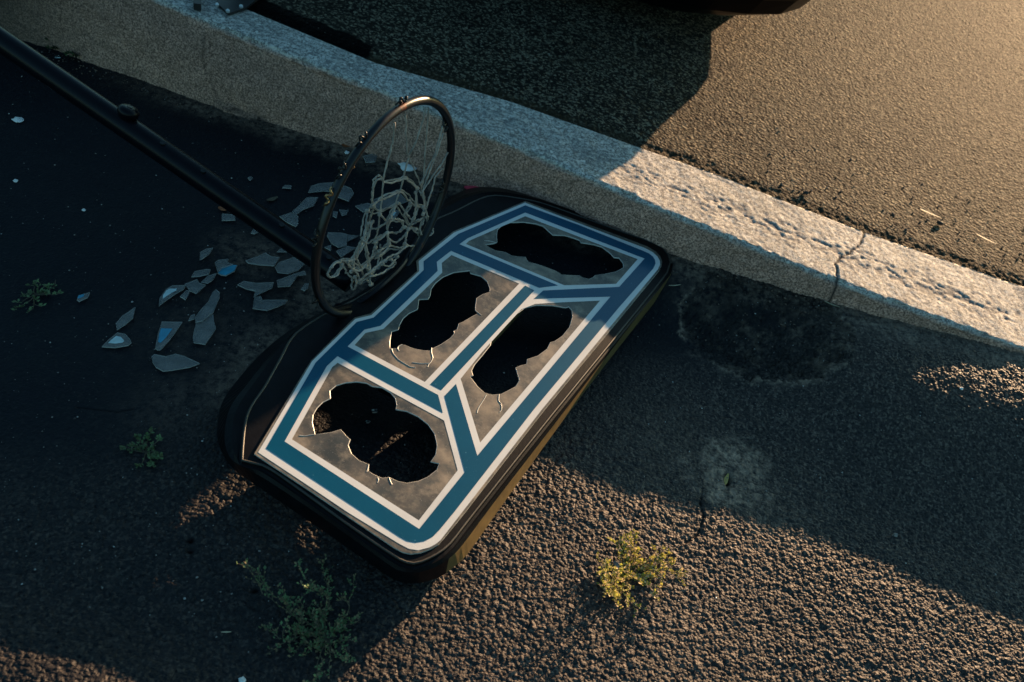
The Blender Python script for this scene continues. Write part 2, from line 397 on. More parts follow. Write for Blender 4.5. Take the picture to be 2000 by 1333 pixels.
def ground_z(X, Y):
    near = (1-smooth(2.1, 2.7, np.abs(X)))*(1-smooth(2.5, 3, Y))*smooth(-.2, .3, Y)
    
    # coarse worn asphalt lower right, smoother surface to the upper left
    lim = (X*.55-(Y-1.25)*.85)+.28+.25*(fbm(X, Y, .3, 50)-.5)
    coarse = smooth(0.0, .30, lim)
    left = smooth(-.55, -.9, X)*(1-smooth(.75, .95, Y)); coarse = np.maximum(coarse, left)
    coarse = np.maximum(coarse, .7*(1-smooth(1.1, 1.3, Y))*smooth(-.8, -.5, X))
    s1 = stones(X, Y, .0100, 3, .45); s2 = stones(X, Y, .0058, 31, .5); s3 = stones(X, Y, .021, 57)
    sc = fbm(X, Y, .012, 11, 3)
    h = coarse*(.0024*s1*(.4+1.2*sc)+.0016*s2+.0022*(s3-.3)*smooth(.45, .6, fbm(X, Y, .07, 15)))+(1-coarse)*(.0008*s2+.0006*s1)
    h += coarse*.0014*(fbm(X, Y, .0055, 19, 2)-.5)*2
    h += .0035*(fbm(X, Y, .16, 21)-.5)+.006*(fbm(X, Y, .6, 23)-.5)
    dn_ = fbm(X, Y, .05, 41, 4)
    dust = np.zeros_like(X)
    for (px, py, r_, a_) in [(540, 700, .10, .42), (480, 760, .08, .34), (500, 500, .06, .34), (455, 480, .05, .2), (350, 790, .08, .12), (610, 600, .07, .32), (1400, 560, .09, .28), (1560, 545, .10, .5), (650, 580, .08, .45), (1300, 860, .10, .12), (1270, 950, .12, .10), (400, 640, .12, .10), (1480, 1000, .10, .2), (1650, 640, .03, .5)]:
        q = atg(px, py); dust = np.maximum(dust, a_*np.exp(-((X-q.x)**2+(Y-q.y)**2)/r_**2))
    dk = Y-kfront(X)     # dirt washed up against the kerb
    dust = np.maximum(dust, .5*smooth(-.10, -.01, dk+.05*(dn_-.5))*(.35+dn_)*smooth(-1.35, -.7, X))
    cm, _ = px_mask(cement_px, X+.09*(dn_-.5)+.05*(fbm(X, Y, .02, 78)-.5), Y+.09*(fbm(X, Y, .03, 77)-.5), .028)
    dust = np.maximum(dust, .85*cm*(.35+dn_))
    pm, pd = px_mask(patch_px, X+.05*(dn_-.5)+.04*(fbm(X, Y, .015, 72)-.5), Y+.06*(fbm(X, Y, .04, 71)-.5), .010)
    lip = np.exp(-(pd/.010)**2); tar_dark = pm*(.15+.8*fbm(X, Y, .02, 69))
    h += -.004*pm+.002*lip+pm*(.0035*s1+.004*fbm(X, Y, .03, 61))
    dust = np.maximum(dust, .55*lip*smooth(.35, .7, dn_)); dust = np.maximum(dust, .35*pm*smooth(.5, .7, fbm(X, Y, .03, 66))); tar_dark = tar_dark*(1-.7*lip)
    rp = np.hypot((X-pit.x)*1.9, (Y-pit.y)*.8); h -= .02*np.exp(-(rp/.014)**2); tar_dark = np.maximum(tar_dark, np.exp(-(rp/.014)**4))
    # crack
    def seg(pts, wd, dep):
        nonlocal h, tar_dark
        P = [atg(*q) for q in pts]
        for a_, b_ in zip(P[:-1], P[1:]):
            ax, ay = a_.x, a_.y; dx, dy = b_.x-ax, b_.y-ay; L2 = dx*dx+dy*dy
            u = np.clip(((X-ax)*dx+(Y-ay)*dy)/L2, 0, 1); d = np.hypot(X-ax-u*dx, Y-ay-u*dy)
            g = np.exp(-(d/wd)**2); h -= dep*g; tar_dark = np.maximum(tar_dark, .6*g)
    seg([(1372, 955), (1368, 985), (1374, 1010), (1362, 1045), (1340, 1062)], .0028, .004)
    seg([(150, 795), (230, 805), (260, 800)], .002, .002)
    for (px, py) in [(373, 1056), (372, 1077), (498, 1153)]:
        q = atg(px, py); g = np.exp(-((X-q.x)**2+(Y-q.y)**2)/.0055**2); h -= .008*g; tar_dark = np.maximum(tar_dark, g)
    # step of settled asphalt where the kerb meets the ramp at right
    h *= near; dust *= near; tar_dark *= near
    h = base_z(X, Y)+h+.033*smooth(-.2, -.5, X)*smooth(.76, .60, Y); h = np.where((dk > .02), -.15, h)
    return h, dict(coarse=coarse, dust=dust, tar_dark=tar_dark, worn_shade=coarse*(.45+.55*smooth(-.25, .1, X))*(.8+.5*(fbm(X, Y, .2, 91)-.5)))  # worn tone, cut at left to put deeper shade into the colour
def ground_h(x, y):
    Z, _ = ground_z(np.array([[x]]), np.array([[y]])); return float(Z[0, 0])
g_ = grid_obj('ground', axis(-1.7, 1.4, .0020, 70), axis(.52, 2.3, .0020, 70), ground_z, M_ground, ['coarse', 'dust', 'tar_dark', 'worn_shade'], False)
tag(g_, kind='structure')

# ------------------------------------------------------------------ upper road
ys_local = np.concatenate([np.arange(0, .30, .005), np.arange(.30, 2.9, .006), 2.9+np.cumsum(.006*1.22**np.arange(1, 46))])
ys_local = ys_local[ys_local < 62]
def road():
    xs = axis(-1.0, 2.3, .006, 60)
    X, L = np.meshgrid(xs, ys_local); Y = kback(X)+L-.004
    base_ = np.clip(.141-.102*X, -.13, .42)-.004
    near = (1-smooth(3, 4, np.abs(X)))*(1-smooth(3, 4, L))
    s1 = stones(X, Y, .016, 103); s2 = stones(X, Y, .009, 131); fine = fbm(X, Y, .02, 111)
    h = .0016*s1+.0013*s2+.003*(fbm(X, Y, .3, 121)-.5)
    edge = 1-smooth(.035, .065, L+.03*(fbm(X, Y, .08, 141)-.5))
    h += edge*(.0045*s1+.0025*s2-.006)
    # a black patch behind the kerb at the far left
    a_, b_ = atr(485, 2), atr(727, 92)
    ll = L+.03*(fbm(X, Y, .05, 161)-.5); tar_dark = (1-smooth(.085, .095, ll))*smooth(-1.6, -1.5, X)*(1-smooth(b_.x-.005, b_.x+.005, X+.02*(fbm(X, Y, .03, 163)-.5)))
    dk = .85*edge*(.4+.9*fbm(X, Y, .03, 171))
    tar_dark = np.maximum(tar_dark, .22*smooth(.5, .75, fbm(X, Y, .12, 173))*smooth(0.1, .2, L)*(1-smooth(.4, .8, L)))
    Z = base_+h*near+.004*0
    return X, Y, Z, dict(dust=dk*near, tar_dark=tar_dark*near)
X, Y, Z, A = road()
class _c2: pass
def grid_raw(name, X, Y, Z, A, mat_):
    ny, nx = X.shape; xs = np.arange(nx); ys = np.arange(ny)
    o_ = grid_obj(name, xs, ys, lambda a, b: (np.zeros_like(a, dtype=float), A), mat_, list(A))
    o_.data.vertices.foreach_set('co', np.stack([X, Y, Z], -1).reshape(-1).astype(np.float32)); o_.data.update(); return o_
rd = grid_raw('road', X, Y, Z, A, M_road); tag(rd, kind='structure')

# ------------------------------------------------------------------ kerb
def kerb():
    xs = axis(-1.5, 1.5, .004, 55); prof = []      # profile parameter: 0..1 front face, 1..2 round edge, 2..3 top
    us = np.concatenate([np.linspace(0, 1, 52), 1+np.linspace(.1, 1, 8), 2+np.linspace(.02, 1, 55), [3.1]])
    X, U = np.meshgrid(xs, us); H = np.clip(.141-.102*X, .012, .42); yf = kfront(X); yb = kback(X)
    r_ = np.minimum(.014, H*.45); f = np.clip(U, 0, 1); q = np.clip(U-1, 0, 1)*math.pi/2; tt = np.clip(U-2, 0, 1)
    lo = -.13
    Zc = lo+(H-r_-lo)*f+r_*np.sin(q); Yc = yf+.012*(f-1)*0+.010*f+r_*(1-np.cos(q))+tt*(yb-yf-.010-r_)
    wob = fbm(X, U*.15+X*.1, .035, 201, 4)-.5; big = fbm(X, U*.15, .25, 207)-.5
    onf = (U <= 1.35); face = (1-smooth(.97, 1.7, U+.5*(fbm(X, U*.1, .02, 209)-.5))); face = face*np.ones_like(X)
    st = stones(X, U*.13, .009, 211)
    dy = np.where(U < 2, -.012*wob-.010*big-.0028*st, -.003*wob)
    dz = np.where(U >= 1, .0035*wob+.003*big+.0012*st-.001, 0)*np.where(U > 2.93, .3, 1)
    # chipped arris: bites out of the edge
    bite = smooth(.58, .75, fbm(X, U*0, .05, 221))*np.exp(-((U-1.45)/.5)**2); dy += .010*bite; dz -= .006*bite
    # worn hollow band on the top with exposed aggregate
    band = np.exp(-((U-2.45-.12*(fbm(X, X*0, .3, 231)-.5))/.22)**2); pitm = smooth(.50, .60, fbm(X, U*.40, .020, 233, 4)+.22*(fbm(X*.6, U*.16, .09, 239)-.5)+.12*band-.10)
    pitm = pitm*band*(.35+.65*smooth(.0, .3, X)); dz -= .0022*pitm
    # ledge low on the front face at the left
    led = smooth(-.92, -.86, X)*(1-smooth(-.52, -.46, X)); ledz = .42-.12*(X+.88)/.4
    dy += np.where(U < ledz, -.010*led, .004*led)*(U < 1)
    ledc = np.exp(-((U-ledz)/.018)**2)*led*(U < 1)
    crack = np.zeros_like(X); crack = np.maximum(crack, .8*ledc)
    P = [atr(1688, 458), atr(1680, 475), atr(1662, 492), atr(1640, 505), atr(1632, 517)]
    xc = np.interp(np.clip(Yc, P[-1].y, P[0].y), [p_.y for p_ in P[::-1]], [p_.x for p_ in P[::-1]])
    d = np.abs(X-xc+.012*(fbm(X*0, Yc, .02, 241)-.5)); cr = np.exp(-(d/.0032)**2)*(U > .3); crack = np.maximum(crack, cr); dz -= .006*cr*(U > 2)
    # old crack and patch at left of the front face
    xv = -.905+.03*np.sin(U*6)+.10*(1-U)*0; d2 = np.abs(X-xv+.03*(fbm(X*0, U*.2, .03, 243)-.5)); crack = np.maximum(crack, .5*np.exp(-(d2/.004)**2)*(U < .95))
    grime_shade = face*smooth(.45, .0, U+.5*(fbm(X, U*.13, .06, 251)-.5))*(.55+.4*smooth(-.6, -1.3, X)); grime_shade = np.maximum(grime_shade, face*smooth(-1.15, -1.6, X)*.8)  # dirt low on the face; far left darkened for shade of the plants
    return X, Yc+dy, Zc+dz, dict(face=face, pit=pitm*.8, crack=crack, grime_shade=grime_shade)
X, Y, Z, A = kerb()
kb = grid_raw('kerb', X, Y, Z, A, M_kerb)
tag(kb, kind='structure')

# ------------------------------------------------------------------ basketball hoop
ZB = .080
hoop = empty('basketball_hoop', (-.2137, 1.5125, 0))
tag(hoop, 'toppled portable basketball hoop with a smashed clear backboard edged in blue and white', 'basketball hoop')
HI = Matrix.Translation((.2137, -1.5125, 0))
def hang(o, parent=hoop):
    o.parent = parent
    if parent is hoop: o.matrix_parent_inverse = HI
    return o
def BP(x): return .050-.118*x              # the backboard lies tilted, its far right side lowest
def atb(x, y, z=ZB):
    d = ray(x, y); t = (BP(CP.x)+z-ZB-CP.z)/(d.z+.118*d.x); return CP+d*t
def tilt(o):
    for v in o.data.vertices: v.co.z += BP(v.co.x)-ZB
    return o
def P2(pts, z=ZB): return [tuple(atb(x, y, z))[:2] for x, y in pts]
A_ = (1100, 440, 6.664); B_ = (1000, 600, 6.664); C_ = (780, 760, 5.553); D_ = (680, 920, 5.553)
E_ = (480, 840, 6.664); G_ = (600, 560, 6.664); H_ = (780, 380, 5.553); Z4 = (820, 340, 3.174); Z5 = (420, 660, 2.6667); Z6 = (640, 460, 3.3333)
clear_outer = [(496.5, 886.5), (607.6, 704.3), (692.3, 620.8), (723.8, 612.8), (815.1, 529.5), (813.3, 509.7), (884.4, 452.9), (1025.8, 393),
  (1149, 439), (1210, 461), (1265, 482), (1281.6, 491.8), (1289.8, 501.5), (1293.3, 511.3), (1292, 519.5), (1287.6, 528.5), (1230, 599),
  (1063, 801), (908, 1001), (867, 1051.5), (856, 1064), (842, 1072), (822, 1079.5), (802.5, 1082), (786, 1078.4), (768, 1068.5), (680, 1009), (600, 955)]
white_outer = [(504, 884.3), (609.3, 706.5), (693.8, 623.8), (725.3, 616.3), (818.7, 530.4), (817.8, 510.7), (886.2, 455.5), (1025.3, 396.5),
  (1141, 440.8), (1259, 485), (1274.8, 493.3), (1283.8, 501.5), (1288.8, 510.5), (1289, 518), (1284.3, 527.3), (1223.6, 600), (1057.8, 801), (904.3, 998.7),
  (870, 1043), (860, 1056), (850, 1064), (838.5, 1070), (816.9, 1075.5), (798.9, 1072.8), (780.8, 1063.5), (680, 1002), (600, 948)]
blue_outer = [(519.8, 876.8), (616.5, 709.5), (696.8, 630), (729.8, 621.5), (827.7, 528.5), (827.2, 511.6), (895.3, 457.9), (1025.8, 402.2),
  (1131.5, 441), (1257.6, 491.8), (1268, 496.5), (1275.5, 503), (1279.5, 510), (1280, 516), (1275.6, 525.5), (1210, 600), (1042.8, 800.5), (888, 1000),
  (858.3, 1036), (845.7, 1049), (829.5, 1057.8), (811.5, 1060.8), (795.3, 1057.8), (780.8, 1049.7), (680, 983), (600, 930)]
blue_hole = [(555.8, 863.3), (638.3, 716), (659.3, 696.6), (864.6, 807.2), (855.6, 772.6), (678.8, 677.8), (711.8, 644.8), (743.3, 637.3),
  (854.7, 530), (852.9, 512.4), (880.8, 490.8), (1053, 563), (1089.6, 558.6), (897, 478.1), (913.3, 466.4), (1025.8, 416), (1259, 506),
  (1209.2, 561.5), (1061, 568.6), (1042.9, 584.4), (1192.3, 580.3), (932.2, 891.5), (890.5, 751), (868.2, 774.5), (907.9, 923), (818.7, 1034.4)]
blue_mid = [(1025.3, 558.8), (1043.3, 568.3), (862, 763), (840.4, 751.6)]
cells = [[(570, 858.8), (648.8, 717.6), (659.3, 709.3), (867.3, 822.1), (893.8, 919.4), (817.8, 1017.2)],
  [(692.3, 674.8), (714, 650.8), (748.6, 643.3), (863.7, 533), (862.8, 514.2), (881.7, 498.9), (1014.1, 554.7), (829.6, 746.8)],
  [(1172, 587.8), (1100, 591), (1045, 594.5), (1018, 605), (990, 635), (940, 690), (899.5, 740.5), (902, 748), (937.6, 865.3)],
  [(909.7, 477.2), (916, 471), (1025.8, 422.9), (1245.6, 506.8), (1203.2, 555.2), (1102, 558.1)]]
hole1 = zoomed(*Z5, [(520, 503), (505, 440), (510, 400), (530, 365), (560, 335), (600, 315), (597, 275), (630, 248), (680, 233), (740, 228), (790, 235), (820, 252), (870, 258), (915, 285), (940, 315), (948, 350), (942, 372), (1000, 382), (1060, 410), (1110, 450), (1145, 500), (1158, 560), (1150, 610), (1125, 645), (1168, 655), (1155, 690), (1110, 725), (1060, 748), (1000, 758), (950, 748), (905, 727), (870, 732), (830, 715), (797, 695), (800, 660), (750, 640), (710, 605), (692, 560), (703, 530), (680, 510), (655, 478), (600, 495), (560, 500)])
hole2 = zoomed(*Z6, [(405, 737), (403, 690), (415, 625), (460, 612), (465, 585), (490, 540), (530, 505), (585, 480), (592, 415), (655, 413), (665, 395), (672, 350), (700, 310), (750, 270), (820, 240), (925, 228), (930, 245), (1000, 265), (1040, 300), (1058, 350), (1055, 370), (1010, 385), (970, 410), (965, 450), (962, 485), (985, 505), (940, 530), (880, 565), (855, 575), (842, 615), (822, 620), (825, 640), (800, 670), (740, 710), (680, 740), (675, 752), (620, 750), (560, 738), (500, 715), (485, 710), (455, 735)])
hole3 = zoomed(*Z6, [(1245, 500), (1285, 470), (1360, 453), (1460, 455), (1550, 470), (1570, 463), (1590, 485), (1595, 530), (1575, 600), (1530, 655), (1480, 690), (1450, 698), (1430, 740), (1370, 785), (1300, 808), (1297, 840), (1260, 848), (1225, 862), (1240, 910), (1250, 945), (1225, 985), (1170, 1015), (1130, 1035), (1070, 1040), (1020, 1025), (975, 985), (945, 945), (925, 920), (945, 912), (935, 880), (955, 840), (1010, 775), (1058, 715), (1070, 665), (1100, 622), (1150, 562), (1172, 545), (1192, 543), (1205, 522)])
hole4 = zoomed(*Z4, [(405, 437), (460, 430), (478, 422), (475, 380), (480, 345), (510, 318), (560, 300), (640, 297), (720, 308), (765, 322), (800, 355), (825, 377), (900, 380), (960, 398), (990, 410), (1000, 425), (1080, 437), (1130, 452), (1180, 490), (1205, 517), (1235, 520), (1260, 550), (1265, 580), (1220, 605), (1150, 620), (1090, 628), (1075, 642), (1050, 652), (1010, 643), (990, 630), (940, 628), (880, 625), (840, 600), (800, 585), (760, 570), (710, 555), (670, 545), (655, 515), (600, 512), (570, 508), (530, 485), (470, 475), (430, 455)])
holes = [hole1, hole2, hole3, hole4]
TP = .0032
m = MB(); m.poly([P2(clear_outer)]+[P2(h) for h in holes], ZB-TP, ZB, side=1)
board = empty('backboard', (0, 0, 0)); hang(board)
panel = m.build('clear_panel', [M_clear, M_edge]); panel.parent = board; tilt(panel)
m = MB(); m.poly([P2(white_outer)]+[P2(c) for c in cells], ZB+.0002, ZB+.0006)
def over(pts, k, z): return P2(pts, z)
m.mat = 1; m.poly([P2(blue_outer), P2(blue_hole)], ZB+.0008, ZB+.0012)
m.poly([P2(blue_mid)], ZB+.0008, ZB+.0012)
dec = m.build('border_stripe', [M_white, M_blue]); dec.parent = panel; tilt(dec)
# whitened broken rims and hairline cracks of the acrylic
m = MB()
for h in holes:
    pts = [Vector((*p, ZB-.001)) for p in P2(h)]; m.tube(pts, .0011, 5, closed=True)
cr = [zoomed(*G_, [(1100, 812), (1115, 860), (1145, 905), (1200, 960), (1280, 1010), (1340, 1045), (1410, 1056)]), zoomed(*G_, [(1620, 800), (1618, 860), (1635, 930), (1605, 990), (1585, 1010), (1568, 1050)]),
      zoomed(*G_, [(1370, 990), (1430, 998), (1500, 1003), (1590, 1000)]), zoomed(*G_, [(1237, 755), (1190, 780), (1180, 810), (1195, 838)]),
      zoomed(*C_, [(945, 65), (920, 110), (885, 165), (855, 215), (843, 262)]), zoomed(*C_, [(1082, 60), (1078, 128), (1105, 165), (1108, 225), (1085, 255)]),
      zoomed(*E_, [(700, 75), (770, 80), (850, 68), (900, 62)]), zoomed(*D_, [(320, 75), (330, 100), (318, 130)]), zoomed(*D_, [(445, 75), (460, 120), (475, 150)]),
      zoomed(*E_, [(1600, 450), (1590, 500), (1575, 545)]), zoomed(*Z4, [(475, 428), (440, 418), (400, 415)]), zoomed(*Z6, [(960, 490), (1000, 520)])]
for c in cr:
    pts = smoothline([Vector((*p, ZB+.0002)) for p in P2(c)], 3); m.tube(pts, .0009, 5)
ck = m.build('crack', M_edge); ck.parent = panel; tilt(ck); tag(ck, 'pale broken rims and cracks round the holes')
# moulded black frame
ridge_px = [(473, 905), (479, 830), (492, 793), (517, 757), (548, 702), (577, 653), (640, 612), (690, 588), (740, 557), (782, 520), (798, 495), (820, 462), (848, 432), (888, 414), (933, 391), (960, 383), (985, 384), (1012, 388),
   (1060, 398), (1150, 430), (1210, 452), (1272, 474), (1296, 487), (1307, 503), (1308, 520), (1298, 540), (1245, 606), (1080, 808), (925, 1003), (884, 1056), (866, 1074), (842, 1089), (815, 1100), (795, 1099), (768, 1085), (680, 1025), (600, 967), (520, 912), (481, 904)]
ridge = smoothline([Vector((*p, 0)) for p in P2(ridge_px, .075)], 3, closed=True)
outer_px = [(452, 897), (440, 868), (440, 830), (452, 790), (490, 740), (530, 690), (572, 648), (640, 606), (690, 582), (738, 552), (778, 516), (795, 490), (818, 455), (850, 412), (901, 382), (926, 375), (951, 371), (990, 372), (1024, 379), (1100, 402), (1200, 438), (1288, 471), (1308, 487), (1318, 506), (1315, 527), (1298, 551), (1250, 611), (1187, 693), (1080, 832), (962, 985), (905, 1062), (880, 1088), (852, 1106), (818, 1117), (790, 1116), (762, 1104), (680, 1045), (600, 989), (520, 936), (480, 914)]
outer = smoothline([Vector((*p, 0)) for p in P2(outer_px, .062)], 3, closed=True)
bot_px = [(462, 922), (441, 898), (427, 868), (424, 835), (434, 785), (470, 735), (515, 686), (564, 647), (640, 603), (690, 580), (735, 548), (775, 512), (792, 486), (815, 450), (848, 405), (901, 374), (926, 367), (951, 364), (990, 365), (1024, 374), (1100, 398), (1200, 436), (1292, 470), (1315, 490), (1325, 512), (1321, 535), (1300, 564), (1250, 627), (1187, 707), (1090, 835), (973, 998), (915, 1080), (886, 1108), (856, 1129), (815, 1140), (780, 1137), (750, 1120), (675, 1068), (600, 1016), (520, 962)]
bottom = smoothline([Vector((*p, 0)) for p in P2(bot_px, .015)], 3, closed=True)
inner_px = [(520, 872), (622, 712), (700, 634), (733, 626), (834, 535), (832, 514), (897, 462), (1026, 408), (1130, 447), (1240, 492), (1262, 506), (1262, 524), (1200, 598), (1035, 798), (880, 1000), (846, 1040), (815, 1050), (790, 1044), (680, 972), (600, 920)]
inner = [Vector((*p, 0)) for p in P2(inner_px, .076)]
inner = inner[::-1] if False else inner
def byangle(loop, n, c_):
    th = np.array([math.atan2(p.y-c_.y, p.x-c_.x) for p in loop]); o_ = np.argsort(th); th = th[o_]
    xx = np.array([p.x for p in loop])[o_]; yy = np.array([p.y for p in loop])[o_]
    q = np.linspace(-math.pi, math.pi, n, endpoint=False)
    th3 = np.concatenate([th-2*np.pi, th, th+2*np.pi]); xx = np.tile(xx, 3); yy = np.tile(yy, 3)
    return [Vector((a_, b_, 0)) for a_, b_ in zip(np.interp(q, th3, xx), np.interp(q, th3, yy))]
cc = atb(880, 745, .07)
NL = 220
lp = [(byangle(ridge, NL, cc), .0735), (byangle(outer, NL, cc), .062), (byangle(bottom, NL, cc), .015)]
m = MB(); m.poly([[(p.x, p.y) for p in lp[0][0]], [(p.x, p.y) for p in inner]], .068, ZB-TP-.0006)
fr = m.build('frame', M_plastic); fr.parent = board; tilt(fr)
m = MB()
def strip(m, a, za, b_, zb):
    n = len(a); m.add([(p.x, p.y, za) for p in a]+[(p.x, p.y, zb) for p in b_], [[i, (i+1) % n, n+(i+1) % n, n+i] for i in range(n)])
def inset(loop, d):   # towards the centre
    out = []
    for i, p in enumerate(loop):
        t_ = loop[(i+1) % len(loop)]-loop[i-1]; nn = Vector((-t_.y, t_.x, 0)).normalized(); out.append(p+nn*d)
    return out
L0, L1, L2 = lp[0][0], lp[1][0], lp[2][0]
strip(m, L0, .0755, inset(L0, -.002), .068); strip(m, inset(L0, -.002), .068, inset(L0, -.006), .066)
mid = [(a_*.35+b_*.65) for a_, b_ in zip(L0, L1)]
strip(m, inset(L0, -.006), .066, mid, .067); strip(m, mid, .067, L1, .060); 
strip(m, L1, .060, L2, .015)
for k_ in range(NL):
    if -1.38 < -math.pi+2*math.pi*k_/NL < .93: m.m[-NL+k_] = 1  # right side only: painted as if lit by the sun
strip(m, L2, .015, inset(L2, .008), .015); strip(m, inset(L2, .008), .015, inset(L1, .008), .058)
sh = m.build('frame_skirt', [M_plastic, M_sungold], smooth=False); sh.parent = board; tilt(sh)
m = MB(); m.tube([Vector((p.x, p.y, .0755)) for p in L0], .0022, 6, closed=True)
rg = m.build('frame_ridge', M_plastic2, smooth=True); rg.parent = board; tilt(rg)
m = MB(); n_ = len(inner); m.add([(p.x, p.y, ZB-TP-.0008) for p in inner]+[(p.x, p.y, .064) for p in inner], [[i, (i+1) % n_, n_+(i+1) % n_, n_+i] for i in range(n_)])
iw = m.build('inner_wall', M_plastic); iw.parent = board; tilt(iw)
# brace rib under the panel, then an added rib and bar that block sun
m = MB()
def rib(a, b_, w_=.012, z0=.036):
    p, q = atb(*a, .07), atb(*b_, .07); d = (q-p).normalized(); nn = Vector((-d.y, d.x, 0))*w_/2
    m.poly([[(p+nn)[:2], (q+nn)[:2], (q-nn)[:2], (p-nn)[:2]]], z0, ZB-TP-.0012)
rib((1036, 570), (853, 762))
m_ = m.build('brace_shade_rib', M_sungold); m_.parent = board; tilt(m_)
for ab in (((745, 722), (853, 774)),):
    m = MB(); rib(*ab, z0=.012); m_ = m.build('brace_shade_rib', M_plastic); m_.parent = board; tilt(m_)  # added rib, keeps sun off the ground under the nearest hole
p_, q_ = atb(850, 770, .05), atb(925, 975, .05); d_ = (q_-p_).normalized(); n_v = Vector((-d_.y, d_.x, 0))*.008
m = MB(); m.poly([[(p_+n_v)[:2], (q_+n_v)[:2], (q_-n_v)[:2], (p_-n_v)[:2]]], -.020, .050)  # added bar, stops sun reaching the ground seen through the nearest hole
m_ = m.build('sun_block_bar', M_plastic); m_.parent = board; tilt(m_)
# rim
U_ = Vector((math.cos(1.20299), math.sin(1.20299), 0)); V_ = Vector((U_.y, -U_.x, 0)); RC = Vector((-.21375, 1.51254, ZB))-V_*.0901+Vector((0, 0, .1983)); RR_ = .2286
UP = Vector((0, 0, 1))
def rimp(a): return RC+U_*RR_*math.cos(a)+UP*RR_*math.sin(a)
rim = empty('rim', (0, 0, 0)); hang(rim)
m = MB(); m.tube([rimp(2*math.pi*k/96) for k in range(96)], .0088, 12, closed=True); o = m.build('ring', M_rim, smooth=True); o.parent = rim
def on_rim(x, y, off=0):       # photo point on the rim's own plane
    d = ray(x, y); t_ = (RC+V_*off-CP).dot(V_)/d.dot(V_); return CP+d*t_
m = MB()
for (x, y) in [(706, 268), (866, 250), (632, 383), (785, 200), (640, 560), (610, 470), (664, 330), (848, 372)]:
    p = on_rim(x, y); q = p-RC; a = math.atan2(q.dot(UP), q.dot(U_)); c = rimp(a); rad = (c-RC).normalized(); tg = U_*(-math.sin(a))+UP*math.cos(a)
    sgn = -1 if (x, y) in [(866, 250), (848, 372)] else 1
    mm = MB(); pts = []
    for k in range(22):
        u = k/21; pts.append(c+rad*sgn*(.010+.009*math.sin(u*math.pi*3)**2)+tg*(u-.5)*.034+V_*(-.004*math.cos(u*12)))
    mm.tube(pts, .0021, 6); o = mm.build('net_hook', M_wire if (x, y) != (632, 383) else M_litmetal, smooth=True); o.parent = rim
mm = MB(); p = on_rim(693, 322); mm.tube([p-V_*.002+UP*.008, p-V_*.012, p-V_*.002-UP*.009], .0035, 8); o = mm.build('clip', M_litmetal, smooth=True); o.parent = rim
# rim mount: curved plate and two struts between ring and board
m = MB()
arc = [on_rim(640, 608), atb(686, 597, .07), atb(708, 587, .078), atb(737, 566, .085), atb(757, 548, .085), atb(782, 523, .082), atb(800, 495, .08), atb(842, 420, .075)]
m.tube(smoothline(arc, 5), .006, 8)
for a, b_ in (((655, 600), (735, 607)), ((820, 470), (822, 508))):
    m.tube([atb(*a, .07), atb(*b_, .066)], .008, 8)
m.box(atb(765, 560, .055), (.16, .035, .03), Matrix.Rotation(1.203, 3, 'Z'))
o = m.build('mount_bracket', M_pole, smooth=False); o.parent = rim
